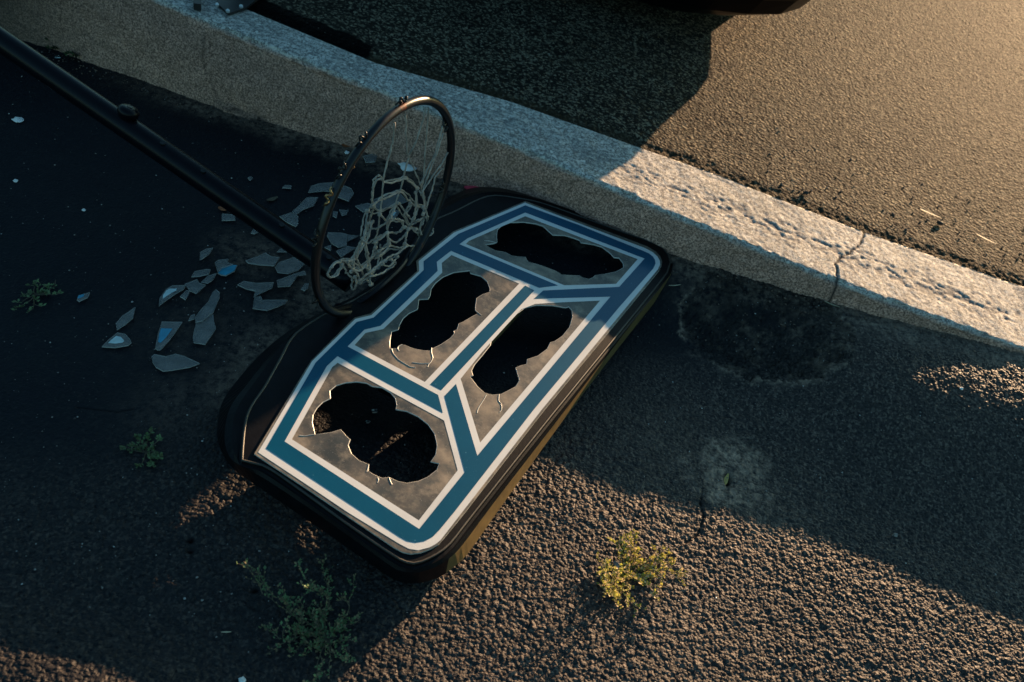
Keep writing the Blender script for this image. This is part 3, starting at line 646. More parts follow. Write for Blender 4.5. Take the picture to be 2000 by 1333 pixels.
# net
ZN = (560, 160, 2.7775)
strands = [[(585, 225), (575, 330), (545, 440), (525, 530), (520, 600), (505, 720), (495, 800), (480, 860)], [(645, 180), (650, 300), (658, 400), (690, 470), (725, 560), (735, 610)],
 [(770, 140), (762, 270), (750, 400), (745, 500), (735, 570)], [(755, 145), (730, 240), (700, 330), (665, 400), (640, 490), (625, 560), (590, 660), (565, 740), (545, 820), (555, 880)],
 [(845, 240), (830, 300), (800, 400), (770, 460), (750, 510), (720, 560)], [(850, 280), (825, 360), (790, 450), (755, 540), (740, 600), (750, 680), (765, 740)],
 [(875, 385), (850, 430), (800, 500), (760, 560), (730, 610)], [(850, 470), (810, 510), (790, 580), (770, 640), (760, 680)]]
meshes = [[(465, 670), (465, 600), (480, 545), (510, 525), (530, 545), (580, 545), (640, 525), (670, 545), (710, 580)], [(460, 680), (490, 650), (560, 620), (620, 600), (660, 640), (690, 670), (740, 680)],
 [(470, 675), (500, 700), (570, 675), (610, 660), (650, 720), (700, 760), (740, 740), (760, 735)], [(760, 735), (790, 780), (790, 820), (760, 838), (730, 825), (725, 780), (740, 745), (760, 735)],
 [(440, 830), (450, 760), (465, 700), (470, 675)], [(555, 760), (590, 745), (625, 755), (630, 790), (600, 820), (555, 820), (510, 850), (480, 870)],
 [(640, 790), (680, 800), (720, 840), (700, 885), (660, 890), (645, 860), (660, 800), (690, 740)], [(555, 860), (600, 870), (640, 830), (660, 800)],
 [(400, 880), (380, 950), (400, 1000), (420, 1050), (455, 1100)], [(465, 760), (440, 850), (410, 900), (370, 960), (320, 970), (270, 985), (235, 1020), (225, 1050), (250, 1060), (285, 1030), (300, 990)],
 [(300, 990), (330, 1040), (355, 1070), (350, 1110), (365, 1127), (378, 1100), (370, 1060)], [(400, 880), (450, 870), (500, 840), (545, 820)], [(480, 900), (500, 960), (480, 1020), (450, 1060), (460, 1100)],
 [(390, 1080), (440, 1040), (490, 1000), (540, 960), (600, 930), (650, 890)], [(500, 920), (560, 890), (620, 900), (640, 880)], [(350, 980), (400, 1000), (450, 960), (500, 920), (555, 880)],
 [(430, 1000), (450, 1050), (400, 1090)], [(520, 990), (560, 1000), (600, 950)], [(670, 660), (640, 720), (660, 780), (700, 800)], [(700, 600), (700, 680), (690, 740)], [(735, 610), (760, 680), (740, 720)],
 [(440, 700), (430, 780), (415, 850)], [(420, 860), (440, 930), (450, 1000), (455, 1050)], [(480, 870), (470, 930), (440, 980), (390, 1010), (350, 1030)], [(545, 820), (555, 880), (530, 920), (490, 950)],
 [(445, 770), (470, 800), (500, 790), (545, 760), (565, 740)], [(600, 660), (580, 700), (555, 760)], [(370, 960), (360, 1000), (380, 1040), (400, 1090)], [(505, 720), (540, 760), (545, 820)], [(415, 850), (400, 880), (370, 930), (345, 985)],
 [(560, 960), (590, 985), (560, 1010), (510, 1040), (450, 1055)], [(330, 975), (345, 1010), (390, 1025), (430, 1000)]]
m = MB()
def cord(pts, r_, o0, o1, wob=.0016):
    q = zoomed(*ZN, pts); n = len(q); P = [on_rim(x, y, o0+(o1-o0)*i/max(1, n-1)) for i, (x, y) in enumerate(q)]
    P = smoothline(P, 5); P = [p+Vector((random.gauss(0, wob), random.gauss(0, wob), random.gauss(0, wob)))*.5 for p in P]
    m.tube(P, [r_*(1+.18*math.sin(i*1.9)+random.uniform(-.1, .1)) for i in range(len(P))], 6)
for s_ in strands: cord(s_, .0017, 0, random.uniform(-.03, .02), .0009)
for s_ in meshes: cord(s_, .0021, random.uniform(-.03, .025), random.uniform(-.03, .025))
for s_ in meshes[:]:       # far side of the bag of the net, seen through the near one
    if random.random() < .75:
        jx, jy = random.uniform(-22, 22), random.uniform(-16, 16)
        cord([(x+jx+random.uniform(-9, 9), y+jy+random.uniform(-9, 9)) for x, y in s_], .0018, random.uniform(-.06, -.03), random.uniform(-.06, -.02))
for s_ in meshes:          # knots
    for x, y in (s_[0], s_[-1]):
        p = on_rim(*zoomed(*ZN, [(x, y)])[0], random.uniform(-.015, .015)); m.tube([p-U_*.004, p, p+U_*.004], [.003, .0042, .003], 6)
o = m.build('net', M_net, smooth=True); hang(o)
# pole
pa = at(665, 536, .065); pb = at(0, 78, .25); pd_ = (pb-pa).normalized(); pe = pa+pd_*2.35
m = MB(); m.tube([pa-pd_*.03, pa, pb, pe], .0262, 24); pole = m.build('pole', M_pole, smooth=True); hang(pole)
def on_pole(px, r_=.026):      # point of the pole's upper side next to photo x
    u = (pa.lerp(pb, .5)); best = None
    for k in range(400):
        q = pa+pd_*(k/400*1.4); d = q-CP; x = 1000+F*d.dot(CR)/d.dot(_fw)
        if best is None or abs(x-px) < best[0]: best = (abs(x-px), q)
    return best[1]
q = on_pole(242); tocam = (CP-q).normalized(); side = pd_.cross(tocam).normalized(); nrm = side.cross(pd_).normalized()
if nrm.dot(tocam) < 0: nrm = -nrm
if side.z < 0: side = -side
m = MB(); ctr = q+(nrm*.55+side*.8).normalized()*.026
ax = (nrm*.45+side*.9).normalized()
m.tube([ctr-ax*.012, ctr+ax*.004, ctr+ax*.013, ctr+ax*.019, ctr+ax*.021], [.013, .023, .0235, .018, .009], 20)
o = m.build('knob', M_pole, smooth=True); hang(o)
m = MB(); m.tube([ctr+ax*.0205, ctr+ax*.0225], .006, 12); o2 = m.build('knob_screw', M_steel); o2.parent = o
for px in (318, 396, 548, 640):
    q = on_pole(px); m = MB(); c = q+(nrm*.8+side*.55).normalized()*.0255; axx = (nrm*.8+side*.55).normalized()
    m.tube([c, c+axx*.004], .006, 10); o = m.build('bolt', M_wire); hang(o)
# telescoping collar and base tank outside the picture
m = MB(); m.tube([pa+pd_*1.25, pa+pd_*1.33], .031, 24); o = m.build('collar', M_pole); hang(o)
m = MB(); bc = Vector((pe.x-.1, pe.y+.0, .0)); ang = math.atan2(pd_.y, pd_.x); rot = Matrix.Rotation(ang, 3, 'Z')
prof = [(-.45, .0, .30), (-.42, .14, .32), (-.30, .40, .26), (-.10, pe.z-.02, .10), (.12, pe.z, .08), (.25, .38, .20), (.30, .0, .25)]
vs = []; 
for (x, z, hw) in prof: vs += [bc+rot@Vector((x, -hw, z)), bc+rot@Vector((x, hw, z))]
fs = [[2*i, 2*i+1, 2*i+3, 2*i+2] for i in range(6)]+[[2*i for i in range(7)][::-1], [2*i+1 for i in range(7)], [0, 12, 13, 1]]
m.add(vs, fs); o = m.build('base_tank', M_plastic); hang(o)

# ------------------------------------------------------------------ glass-like shards on the ground
Z3 = (0, 340, 2.857)
SH_ = [
 (Z3, [(650, 865), (645, 830), (680, 790), (755, 743), (742, 800), (700, 835)], 'slim leaf shaped acrylic shard above the leftmost teal-marked shard', 0),
 (Z3, [(567, 958), (600, 925), (655, 883), (700, 893), (728, 925), (733, 940), (715, 955), (640, 965)], 'domed acrylic shard with a teal scrap, lowest left of the scatter', 1),
 (Z3, [(845, 1015), (860, 1003), (925, 1015), (980, 1000), (1030, 1015), (1115, 1055), (1060, 1075), (960, 1092), (910, 1097), (870, 1075), (850, 1045)], 'largest blade shaped acrylic shard, lying nearest the camera left of the backboard', 0),
 (Z3, [(865, 970), (880, 890), (903, 820), (1017, 822), (985, 870), (945, 925), (895, 978), (880, 980)], 'triangular acrylic shard with a blue smear and flat upper edge', 2),
 (Z3, [(885, 735), (890, 690), (925, 640), (960, 618), (1035, 618), (1025, 640), (980, 665), (930, 700)], 'curved acrylic shard with a pale teal scrap on its right half', 1),
 (Z3, [(1030, 610), (1100, 585), (1110, 605), (1148, 618), (1095, 663), (1060, 648)], 'smoky grey acrylic shard with a notched top touching the curved shard', 0),
 (Z3, [(1005, 680), (1040, 645), (1062, 650), (1035, 700)], 'tiny wedge shard tucked under the smoky notched shard', 0),
 (Z3, [(1068, 570), (1085, 540), (1150, 528), (1175, 530), (1165, 555), (1110, 568)], 'flat narrow shard lying left of the bright blue filmed shard', 0),
 (Z3, [(1122, 600), (1160, 565), (1208, 550), (1190, 585), (1160, 607)], 'small slanted shard just below left of the bright blue filmed shard', 0),
 (Z3, [(1200, 490), (1215, 475), (1275, 472), (1270, 490), (1300, 503), (1240, 520), (1215, 545)], 'clear shard partly under the bright blue filmed shard', 0),
 (Z3, [(1213, 548), (1230, 520), (1265, 507), (1323, 508), (1310, 540), (1260, 563), (1235, 560)], 'bright blue filmed shard, most vivid piece of the scatter', 3),
 (Z3, [(1115, 435), (1150, 415), (1187, 408), (1170, 440), (1130, 470), (1115, 475)], 'thin hooked shard alone above the bright blue filmed shard', 0),
 (Z3, [(1370, 480), (1440, 455), (1480, 435), (1510, 455), (1560, 462), (1530, 510), (1450, 505), (1385, 495)], 'broad peaked shard just below the black pole', 0),
 (Z3, [(1535, 515), (1555, 490), (1640, 462), (1670, 480), (1700, 500), (1665, 535), (1610, 553), (1550, 545)], 'rounded shard pressed against the underside of the pole near the rim', 0),
 (Z3, [(1545, 590), (1640, 555), (1700, 538), (1708, 560), (1660, 565), (1620, 625), (1550, 628)], 'stepped shard tucked under the rounded shard near the rim', 0),
 (Z3, [(1325, 610), (1360, 592), (1430, 605), (1527, 605), (1520, 635), (1450, 665), (1415, 685), (1425, 650), (1370, 635)], 'boomerang shaped shard left of the bottom of the rim', 0),
 (Z3, [(1410, 745), (1420, 685), (1455, 678), (1465, 700), (1545, 700), (1605, 702), (1590, 720), (1545, 740), (1490, 757)], 'boat shaped shard directly below the boomerang shaped shard', 0),
 (Z3, [(1680, 640), (1700, 608), (1725, 610), (1720, 635), (1700, 650)], 'small square shard beside the lower left of the rim', 0),
 (Z3, [(1050, 815), (1065, 785), (1088, 780), (1085, 805)], 'tiny chip touching the left side of the long curved shard', 0),
 (Z3, [(1088, 800), (1120, 755), (1160, 710), (1185, 655), (1205, 637), (1225, 655), (1225, 685), (1190, 770), (1130, 820), (1090, 828)], 'long curved shard lying over the kite shaped shard', 0),
 (Z3, [(1078, 885), (1095, 825), (1190, 770), (1195, 830), (1205, 862), (1145, 948), (1080, 935), (1075, 910)], 'kite shaped shard under the end of the long curved shard', 0),
 (Z3, [(428, 700), (440, 675), (500, 658), (490, 685), (440, 708)], 'small blue tinted shard lying alone beside the leftmost weed', 2),
 (Z3, [(1237, 218), (1312, 225), (1313, 255), (1237, 255)], 'small rectangular shard beside an orange leaf just left of the pole', 0),
 (Z3, [(1400, 325), (1415, 303), (1445, 320), (1420, 330)], 'small shard half under the left side of the pole', 0),
 (Z3, [(1545, 430), (1570, 410), (1600, 432)], 'tiny triangular shard poking from under the pole near the rim', 0),
 (Z3, [(1560, 230), (1625, 210), (1665, 235), (1665, 275), (1650, 293), (1600, 265)], 'fan shaped shard on the kerb side of the pole', 0),
 (Z3, [(1630, 205), (1665, 175), (1710, 130), (1775, 130), (1750, 175), (1690, 195), (1650, 225)], 'bright slanted shard touching the fan shaped shard', 0),
 (Z3, [(1720, 100), (1735, 65), (1780, 50), (1870, 45), (1880, 55), (1800, 95)], 'wedge shard left of the rim, highest of its overlapping pair', 0),
 (Z3, [(1790, 90), (1860, 60), (1925, 60), (1960, 75), (1975, 105), (1945, 153), (1880, 125), (1850, 95)], 'large fan shard crossing behind the left side of the rim', 0),
 (Z3, [(1825, 340), (1830, 320), (1910, 325), (1940, 335), (1935, 400), (1890, 410), (1850, 385)], 'big cup shaped shard seen through the rim between pole and net', 0),
 (Z3, [(1940, 335), (2000, 345), (1940, 370)], 'pointed shard joined to the right of the cup shaped shard', 0),
 (Z3, [(1875, 425), (1940, 400), (1985, 410), (1905, 460)], 'shard lying under the lower edge of the cup shaped shard', 0),
 (Z3, [(1810, 405), (1850, 392), (1845, 425)], 'small triangular shard between the pole and the cup shaped shard', 0),
 (ZN, [(372, 668), (440, 655), (470, 670), (415, 705)], 'dark teal shard at the left edge of the net', 0),
 (ZN, [(470, 640), (550, 600), (600, 570), (620, 600), (655, 645), (560, 690), (480, 700)], 'wide shard seen through the meshes of the net', 0),
 (ZN, [(565, 735), (590, 690), (615, 700), (590, 740)], 'pale teal shard showing through the middle of the net', 1),
 (ZN, [(415, 400), (500, 382), (480, 430), (430, 435)], 'shard against the foot of the kerb inside the rim', 0),
 (ZN, [(285, 690), (335, 695), (325, 715), (300, 725)], 'small five sided shard just right of the rusty part of the rim', 0),
 (ZN, [(250, 700), (278, 705), (270, 735), (250, 725)], 'small shard touching the rusty part of the rim', 0),
 (Z3, [(1575, 75), (1590, 60), (1628, 62), (1625, 78)], 'small oblong shard alone between pole and kerb', 0),
 (Z3, [(1383, 18), (1400, 12), (1410, 20), (1395, 35)], 'tiny bright shard farthest up beside the pole', 0),
 (Z5, [(820, 388), (822, 372), (845, 370), (845, 388)], 'square chip seen on the ground through the hole nearest the camera', 1),
 (Z5, [(788, 440), (800, 430), (810, 433), (800, 441)], 'smallest chip seen through the hole nearest the camera, below the square chip', 1)]
for i, (zz, pts, lab, k) in enumerate(SH_):
    px = zoomed(*zz, pts); zb = .006 + (.0032 if i in (6, 9, 14, 19, 28, 31) else 0)
    P = [tuple(atg(x, y, zb+.002))[:2] for x, y in px]; c = Vector((sum(p[0] for p in P)/len(P), sum(p[1] for p in P)/len(P), 0))
    gz = ground_h(c.x, c.y); tx, ty = random.uniform(-.035, .035), random.uniform(-.035, .035)
    L = [(p[0]-c.x, p[1]-c.y) for p in P]; f = lambda x, y, o_=0: o_+tx*x+ty*y
    ar = sum(L[j-1][0]*L[j][1]-L[j][0]*L[j-1][1] for j in range(len(L)))
    th = .0028
    m = MB(); m.poly([L], lambda x, y: f(x, y), lambda x, y: f(x, y)+th, side=1)
    top = f
    if k:
        r_ = [(x*.55-.004, y*.5) for x, y in L] if k != 3 else [(x*.96, y*.96) for x, y in L]
        m.mat = 2; m.poly([r_], lambda x, y: f(x, y)+th+.0001, lambda x, y: f(x, y)+th+.0004)
    o = m.build('acrylic_shard', [M_shard, M_shedge, M_shblue if k in (2, 3) else M_shwhite]); o.location = (c.x, c.y, max(gz, float(base_z(c.x, c.y)))+zb-.002)
    tag(o, lab, 'acrylic shard', 'shards of the broken backboard')

# ------------------------------------------------------------------ litter, leaves, twigs
def blob(name, px, r_, mt, lab, cat, zsc=.5, road_=False, seed=0, stretch=1.0, ang=0, group=None):
    rr = random.Random(seed*31+7); bm = bmesh.new(); bmesh.ops.create_icosphere(bm, subdivisions=2, radius=1)
    for v in bm.verts:
        v.co *= 1+rr.uniform(-.35, .3); v.co.z *= zsc; v.co.x *= stretch; v.co *= r_
    me = bpy.data.meshes.new(name); bm.to_mesh(me); bm.free(); o = link(name, me, mt)
    p = atr(*px) if road_ else atg(*px, .004); o.location = (p.x, p.y, (p.z if road_ else ground_h(p.x, p.y))+r_*zsc*.6); o.rotation_euler = (0, 0, ang)
    return tag(o, lab, cat, group)
def flake(name, px, L, W, mt, lab, cat, ang, curl=.3, z=.003, road_=False):
    m = MB(); n = 8; vs = []; fs = []
    for i in range(n+1):
        u = i/n; hw = W/2*math.sin(math.pi*(.08+.88*u))**.8; z0 = curl*L*(u-.5)**2+.001
        vs += [(L*(u-.5), -hw, z0+curl*W*.3), (L*(u-.5), 0, z0), (L*(u-.5), hw, z0+curl*W*.35)]
    for i in range(n):
        for j in (0, 1): fs.append([3*i+j, 3*i+j+1, 3*i+j+4, 3*i+j+3])
    m.add(vs, fs); m.add([(x, y, z_-.0006) for x, y, z_ in vs], [f[::-1] for f in fs]); o = m.build(name, mt, fix=False)
    p = atr(*px) if road_ else atg(*px, z); o.location = (p.x, p.y, (p.z if road_ else ground_h(p.x, p.y))+z); o.rotation_euler = (0, 0, R(ang)); return tag(o, lab, cat)
blob('crumpled_paper', (795, 326), .016, M_paper, 'white crumpled paper against the kerb, seen through the rim', 'paper', .5, seed=1, stretch=1.6)
blob('crumpled_paper', (34, 234), .010, M_paper, 'white crumpled scrap alone left of the pole', 'paper', .5, seed=2, stretch=1.4)
blob('crumpled_paper', (677, 297), .006, M_paper, 'small white scrap just left of the rim near the kerb', 'paper', .6, seed=3)
blob('crumpled_paper', (30, 352), .005, M_paper, 'tiny white scrap at the left edge below the crumpled scrap', 'paper', .6, seed=4)
blob('pebble', (163, 408), .004, M_paper, 'tiny white pebble alone in the dark area left of the pole', 'pebble', .6, seed=5)
blob('pebble', (1878, 759), .004, M_paper, 'tiny bright pebble left of the sunlit patch near the right edge', 'pebble', .6, seed=6)
blob('pebble', (1665, 590), .0055, M_paper, 'white pebble at the right edge of the round patch by the kerb', 'pebble', .6, seed=8)
blob('pebble', (1750, 1045), .005, M_grit, 'pale pebble just above the lower right shadow edge', 'pebble', .6, seed=9)
blob('pebble', (472, 1331), .006, M_paper, 'white pebble at the bottom edge left of the tall weed', 'pebble', .6, seed=10)
blob('pebble', (1206, 1105), .008, M_grit, 'grey pebble on the left of the sunlit weed', 'pebble', .6, seed=11)
blob('stone', (1672, 578), .013, M_grit, 'grey stone at the kerb foot beside the white pebble', 'stone', .6, seed=12)
blob('tar_lump', (1572, 378), .007, M_tyre, 'black lump on the sunlit road behind the kerb', 'lump', .7, True, 13)
blob('tar_lump', (1835, 437), .009, M_tyre, 'black lump on the sunlit road, biggest of the dark spots', 'lump', .7, True, 14)
o = flake('pink_wrapper', (923, 370), .045, .022, M_pink, 'pink paper scrap between the kerb and the backboard corner', 'paper scrap', 15, .2, .004)
flake('dead_leaf', (437, 409), .026, .016, M_orange, 'orange dead leaf beside the small rectangular shard', 'leaf', 10, .3)
flake('dead_leaf', (385, 180), .024, .010, M_yell, 'yellow leaf bit at the kerb foot in the upper left', 'leaf', -10, .4)
flake('dead_leaf', (675, 286), .022, .012, M_orange, 'brown leaf at the kerb foot left of the rim', 'leaf', 5, .3)
flake('dead_leaf', (1421, 932), .034, .010, M_yell, 'curled yellow leaf standing in the hole of the cement patch', 'leaf', 75, .9, .004)
flake('dead_leaf', (150, 104), .016, .008, M_orange, 'small brown leaf below the kerb at the far left', 'leaf', 5, .3)
flake('dead_leaf', (282, 155), .016, .010, M_pink, 'reddish leaf below the kerb moss', 'leaf', 5, .3)
flake('dead_leaf', (532, 390), .030, .012, M_stem, 'pale brown leaf cluster bit on the kerb side of the pole', 'leaf', 50, .3)
flake('chip', (113, 114), .016, .006, M_shwhite, 'pale chip beside the pole at the far left', 'chip', 15, .1)
flake('straw', (1624, 596), .040, .004, M_straw, 'pale straw lying on the round patch', 'straw', -15, .15)
flake('straw', (1816, 420), .060, .004, M_straw, 'dry straw on the sunlit road beside the kerb', 'straw', -22, .1, .004, True)
flake('straw', (1925, 470), .060, .003, M_straw, 'thin straw on the sunlit road near the right edge', 'straw', -28, .1, .004, True)
flake('straw', (1318, 558), .034, .003, M_straw, 'thin straw beside the corner of the backboard', 'straw', 25, .2)
flake('straw', (442, 1236), .016, .002, M_straw, 'tiny straw left of the tall weed', 'straw', 15, .1)
flake('chip', (696, 590), .03, .008, M_shwhite, 'thin white chip beside the rim mount', 'chip', 40, .1, .003)
# scattered grit
m = MB()
ico = bmesh.new(); bmesh.ops.create_icosphere(ico, subdivisions=1, radius=1); iv = [v.co.copy() for v in ico.verts]; jf = [[v.index for v in f.verts] for f in ico.faces]; ico.free()
cnt = 0
def grit(px, py, s, mt_, zf):
    p = zf(px, py); a = random.random()*3; m.mat = mt_
    e = (random.uniform(.6, 1.3), random.uniform(.6, 1.2), random.uniform(.35, .8))
    m.add([(p.x+s*(v.x*e[0]*math.cos(a)-v.y*e[1]*math.sin(a)), p.y+s*(v.x*e[0]*math.sin(a)+v.y*e[1]*math.cos(a)), p.z+s*v.z*e[2]+s*.3) for v in iv], jf)
for k in range(2600):
    px, py = random.uniform(0, 2000), random.uniform(60, 1333); p = atg(px, py)
    if p.y > kfront(p.x)-.004: continue
    s = .0007+.0016*random.random()**3
    grit(px, py, s, random.choice((0, 0, 0, 1, 2)), lambda a, b_: Vector((p.x, p.y, p.z+.0012)))
for k in range(700):       # crumbs at the kerb foot
    x = random.uniform(-1.5, 1.2); y = float(kfront(x))-abs(random.gauss(0, .03))-.004; s = .001+.003*random.random()**3
    grit(0, 0, s, random.choice((1, 1, 3, 3, 3)), lambda a, b_: Vector((x, y, .002+float(base_z(x, y)))))
for k in range(220):       # round patch debris
    px = random.gauss(1500, 90); py = random.gauss(640, 60); p = atg(px, py)
    if p.y > kfront(p.x)-.005: continue
    s = .0008+.0018*random.random()**2; grit(0, 0, s, random.choice((0, 1, 3, 3)), lambda a, b_: Vector((p.x, p.y, p.z-.003+s)))
o = m.build('loose_grit', [M_grit, simple('dark_grit', (.06, .05, .045), .8), M_shedge, simple('brown_grit', (.13, .085, .06), .8)]); tag(o, 'loose pale and brown grit scattered over the asphalt', 'grit', kind='stuff')
m = MB()
for k in range(900):
    x = random.uniform(-.9, 2.2); big_ = k > 780
    if big_: x = random.uniform(.45, 1.6)
    l = abs(random.gauss(0, .25)) if random.random() < .6 else random.uniform(0, 2); y = float(kback(x))+l+.01; s = .0008+.002*random.random()**3
    if big_: l = random.uniform(.03, .38); y = float(kback(x))+l; s = random.uniform(.0022, .0045)
    m.mat = 1 if big_ else random.choice((0, 1, 1)); a = random.random()*3
    z = float(np.clip(.141-.102*x, .012, .42))
    m.add([(x+s*(v.x*math.cos(a)-v.y*.8*math.sin(a)), y+s*(v.x*math.sin(a)+v.y*.8*math.cos(a)), z-.002+s*v.z*.7+s*.2) for v in iv], jf)
o = m.build('road_grit', [M_grit, bpy.data.materials['dark_grit']]); tag(o, 'small grit lying on the road behind the kerb', 'grit', kind='stuff')

# ------------------------------------------------------------------ weeds
def weed(px, lab, stems, mleaf, mleaf2, leaf=.007, dens=1.0, rise=.035, seed=1, name='weed', up=.35, flat=.45):
    rr = random.Random(seed); root = atg(*px); e = empty(name, root); tag(e, lab, 'weed')
    ms = MB(); ml = MB()
    def leafat(p, d, s):
        d = d.normalized(); sd_ = d.cross(UP); sd_ = sd_.normalized() if sd_.length > .1 else Vector((1, 0, 0)); up = sd_.cross(d)
        s *= rr.uniform(.6, 1.3); w_ = s*rr.uniform(.22, .4); ml.mat = 0 if rr.random() < .62 else 1
        tip = p+d*s+up*s*rr.uniform(-.1, .3); mid_ = p+d*s*.5+up*s*.12
        ml.add([p, mid_+sd_*w_, tip, mid_-sd_*w_], [[0, 1, 2, 3]])
    def grow(p, d, L, r_, lvl):
        n = max(3, int(L/.006)); pts = [p]; q = p
        for i in range(n):
            d = (d+Vector((rr.gauss(0, .20), rr.gauss(0, .20), rr.gauss(0, .10)))).normalized(); q = q+d*L/n
            zg = float(base_z(root.x+q.x, root.y+q.y))-root.z+.004
            if q.z < zg: q.z = zg; d.z = abs(d.z)*.4
            pts.append(q)
            if lvl < 2 and rr.random() < .50*dens:
                s_ = 1 if rr.random() < .5 else -1; dd = (d+Vector((-d.y, d.x, 0))*s_*rr.uniform(.6, 1.4)+UP*rr.uniform(-.1, up)).normalized()
                grow(q, dd, L*rr.uniform(.18, .42), r_*.6, lvl+1)
            for _ in range(2 if lvl else 1):
                if rr.random() < .8*dens:
                    leafat(q, (d*rr.uniform(.2, 1)+Vector((rr.gauss(0, .8), rr.gauss(0, .8), rr.uniform(0, .8)))), leaf)
        ms.tube(pts, [max(.0003, r_*(1-i/(len(pts)))+.0003) for i in range(len(pts))], 4)
    for (tx, ty, lift) in stems:
        tgt = atg(tx, ty, lift*flat); d = tgt-root; L = d.length*.86
        grow(Vector((0, 0, .002)), (d.normalized()+UP*.06).normalized(), L, .0011, 0)
    ms.build('stem', M_stem, e); o_ = ml.build('foliage', [mleaf, mleaf2], e, fix=False); return e
weed((1238, 1118), 'sunlit yellow green weed sprawling on the coarse asphalt below the backboard', [(1150, 1060, .03), (1160, 1105, .03), (1195, 1052, .04), (1225, 1065, .05), (1255, 1070, .05), (1290, 1085, .04), (1320, 1095, .03), (1325, 1135, .02), (1290, 1150, .02), (1262, 1150, .03), (1215, 1165, .02), (1190, 1235, .015), (1180, 1120, .03), (1240, 1080, .06), (1270, 1095, .05), (1205, 1085, .05)], leafmat('sunlit_weed_leaf', (.36, .35, .07), .5), leafmat('pale_dry_weed_leaf', (.60, .46, .24), .35), .0062, 1.25, seed=5, flat=.3)
weed((640, 1252), 'large dark green weed at the bottom edge, tallest of the weeds', [(592, 1085, .05), (560, 1120, .04), (545, 1180, .03), (620, 1090, .05), (640, 1130, .05), (550, 1240, .03), (560, 1300, .03), (600, 1330, .03), (640, 1320, .02), (690, 1260, .03), (700, 1230, .03), (680, 1190, .04), (650, 1180, .05), (610, 1180, .05), (580, 1220, .04), (665, 1215, .04), (515, 1255, .02), (600, 1270, .04)], M_leafdark, M_leafdry, .0058, .9, seed=11, flat=.3)
weed((286, 885), 'small round dark weed left of the backboard corner', [(240, 890, .02), (262, 848, .03), (300, 842, .03), (325, 865, .02), (318, 895, .02), (300, 915, .02), (275, 910, .02), (255, 870, .03), (290, 860, .04), (310, 880, .03)], M_leafdark, M_leaf, .0065, 1.0, seed=17, flat=.3)
weed((70, 578), 'low grassy weed at the left edge of the picture', [(10, 605, .01), (35, 590, .02), (60, 555, .02), (100, 555, .03), (120, 565, .02), (85, 550, .03), (110, 590, .01), (40, 570, .03), (50, 610, .01), (95, 572, .04)], M_leafdark, M_leafdark, .007, .7, seed=23, flat=.3)
for i, (px, lab) in enumerate([((60, 50), 'dark moss clump at the kerb foot in the top left corner'), ((120, 95), 'dark weed tuft at the kerb foot below the corner moss'), ((245, 122), 'olive weed tuft at the kerb foot above the reddish leaf'), ((275, 140), 'small weed tuft at the kerb foot right beside the olive tuft')]):
    x, y = px; weed(px, lab, [(x-45, y-22, .02), (x-25, y-25, .04), (x+5, y-28, .05), (x+30, y-5, .04), (x+45, y+15, .02), (x-10, y+5, .02), (x+15, y+12, .01)], M_moss, M_leafdark, .010, 1.2, seed=40+i, name='kerb_weed')

# ------------------------------------------------------------------ post plate on the kerb
zz = .006
def onk(px, py, dz=0): p = atr(px, py, dz); return p
pl = [(418, -60), (423, 12), (447, 33), (480, 22), (560, -40), (540, -90)]
m = MB(); Pq = [tuple(onk(*q))[:2] for q in pl]
zt_ = lambda x, y: .141-.102*x
m.poly([Pq], lambda x, y: zt_(x, y)+.003, lambda x, y: zt_(x, y)+.009)
post = empty('signpost', onk(480, -30)); tag(post, 'black steel post bolted to the kerb at the top left', 'post')
def pin(o): o.parent = post; o.matrix_parent_inverse = Matrix.Translation(-post.location); return o
pin(m.build('base_plate', M_steel))
for q in [(445, 24), (471, 15), (424, 12)]:
    p = onk(*q, .009); m = MB(); m.tube([p, p+UP*.005, p+UP*.008], [.0055, .0055, .002], 8); pin(m.build('bolt', M_bolt))
p = onk(490, -45, .009); m = MB(); m.box(p+UP*.5, (.06, .06, 1.0)); pin(m.build('upright', M_steel))
p = onk(386, 24, .0); m = MB(); q = onk(376, -70, .0)
dd = (onk(386, -40)-p); dd.normalize(); nn = Vector((-dd.y, dd.x, 0)).normalized()*.009
m.poly([[(p+nn)[:2], (p+dd*.25+nn)[:2], (p+dd*.25-nn)[:2], (p-nn)[:2]]], lambda x, y: zt_(x, y)+.004, lambda x, y: zt_(x, y)+.022)
pin(m.build('foot_bar', M_steel))

# ------------------------------------------------------------------ parked car beyond the kerb
car = empty('parked_car', (-.088, 2.86, .141+.102*.125), (0, R(5.82), 0))
tag(car, 'dark parked car whose bumper just enters the top of the picture', 'car')
def outline(scale_w, front):   # half outline from front centre to the side: (x, y back from the nose)
    return [(0, front), (.33*scale_w, front+.005), (.47*scale_w, front+.04), (.62*scale_w, front+.11), (.74*scale_w, front+.19), (.82*scale_w, front+.29), (.86*scale_w, front+.42), (.865*scale_w, 1.2), (.87*scale_w, 2.4), (.865*scale_w, 3.4), (.83*scale_w, 3.9), (.70*scale_w, 4.12), (.40*scale_w, 4.2), (0, 4.22)]
levels = [(.085, .82, .06), (.125, .915, .03), (.185, .95, .015), (.235, 1.0, 0), (.34, 1.0, -.01), (.48, 1.0, .0), (.60, .985, .05), (.70, .96, .14), (.76, .90, .30)]
m = MB(); rings = []
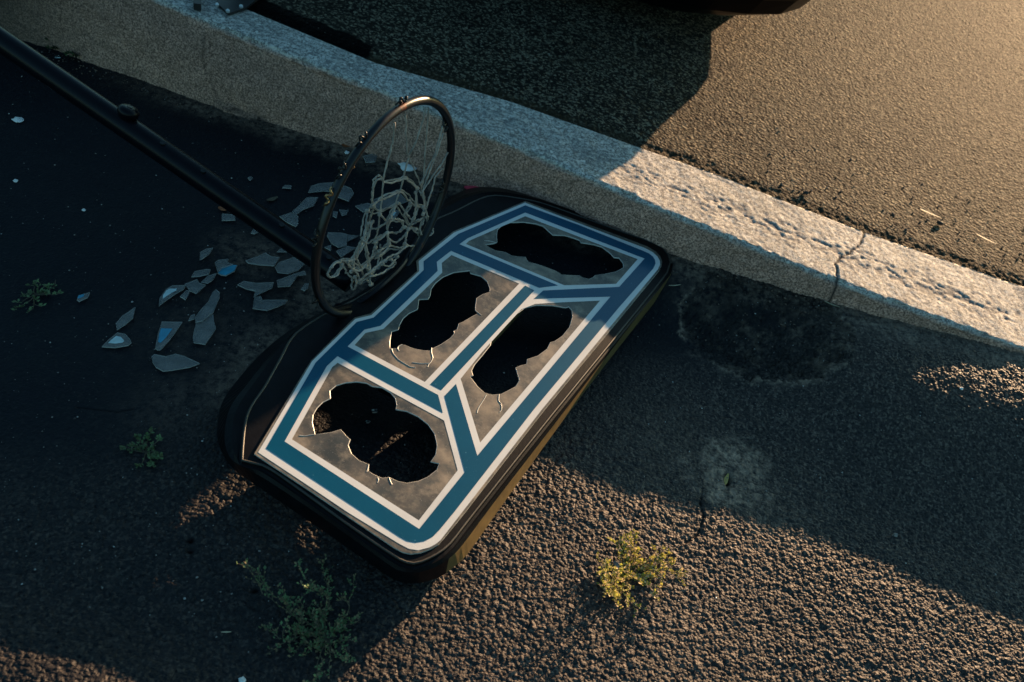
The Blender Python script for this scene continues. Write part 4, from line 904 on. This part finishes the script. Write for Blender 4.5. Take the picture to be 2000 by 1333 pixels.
for (z, s, fr_) in levels:
    half = outline(s, fr_); full = [(x, y) for x, y in half]+[(-x, y) for x, y in half[::-1][1:-1]]
    if z > .65: full = [(x, y) for x, y in full]
    rings.append([(x, y, z+(.08 if (z > .65 and y > 1.2) else 0)) for x, y in full])
n = len(rings[0]); vs = [v for r_ in rings for v in r_]
fs = [[i*n+k, i*n+(k+1) % n, (i+1)*n+(k+1) % n, (i+1)*n+k] for i in range(len(rings)-1) for k in range(n)]
fs += [list(range(n))[::-1], [(len(rings)-1)*n+k for k in range(n)]]
m.add(vs, fs); o = m.build('body', M_car, car, smooth=False)
m = MB(); ca = [(1.15, .78, .80), (1.85, .70, 1.34), (3.1, .70, 1.38), (3.95, .76, .86)]
vs = []
for y, hw, z in ca: vs += [(-hw, y, z), (hw, y, z)]
lo_ = [(-.84, 1.15, .78), (.84, 1.15, .78), (-.86, 1.85, .80), (.86, 1.85, .80), (-.86, 3.1, .80), (.86, 3.1, .80), (-.82, 3.95, .80), (.82, 3.95, .80)]
b0_ = len(vs); vs += lo_
m.mat = 1; m.add(vs, [[0, 2, 3, 1], [4, 6, 7, 5], [0, 8, 10, 2], [2, 10, 12, 4], [4, 12, 14, 6], [1, 3, 11, 9], [3, 5, 13, 11], [5, 7, 15, 13]])
m.mat = 0; m.add([vs[2], vs[3], vs[5], vs[4]], [[0, 1, 2, 3]]); m.build('cabin', [M_car, M_glass], car)
for sx in (1, -1):
    for yy in (.98, 3.35):
        e = empty('wheel', (sx*.70, yy, .30)); e.parent = car
        m = MB(); m.disc_lathe([(-.10, .20), (-.10, .27), (-.08, .295), (0, .30), (.08, .295), (.10, .27), (.10, .20)], 36); m.build('tyre', M_tyre, e, smooth=True)
        m = MB(); m.disc_lathe([(-.09, .195), (.085, .195), (.07, .06), (.09, .03)], 24); m.build('wheel_rim', M_alloy, e)
    m = MB(); m.box((sx*.58, .15, .60), (.24, .12, .09)); m.build('headlight', M_lamp, car)
m = MB(); m.box((0, .02, .40), (.9, .03, .12)); m.build('grille', M_tyre, car)
m = MB(); m.box((0, 2.2, .16), (1.1, 3.0, .08)); m.build('underbody', M_tyre, car)
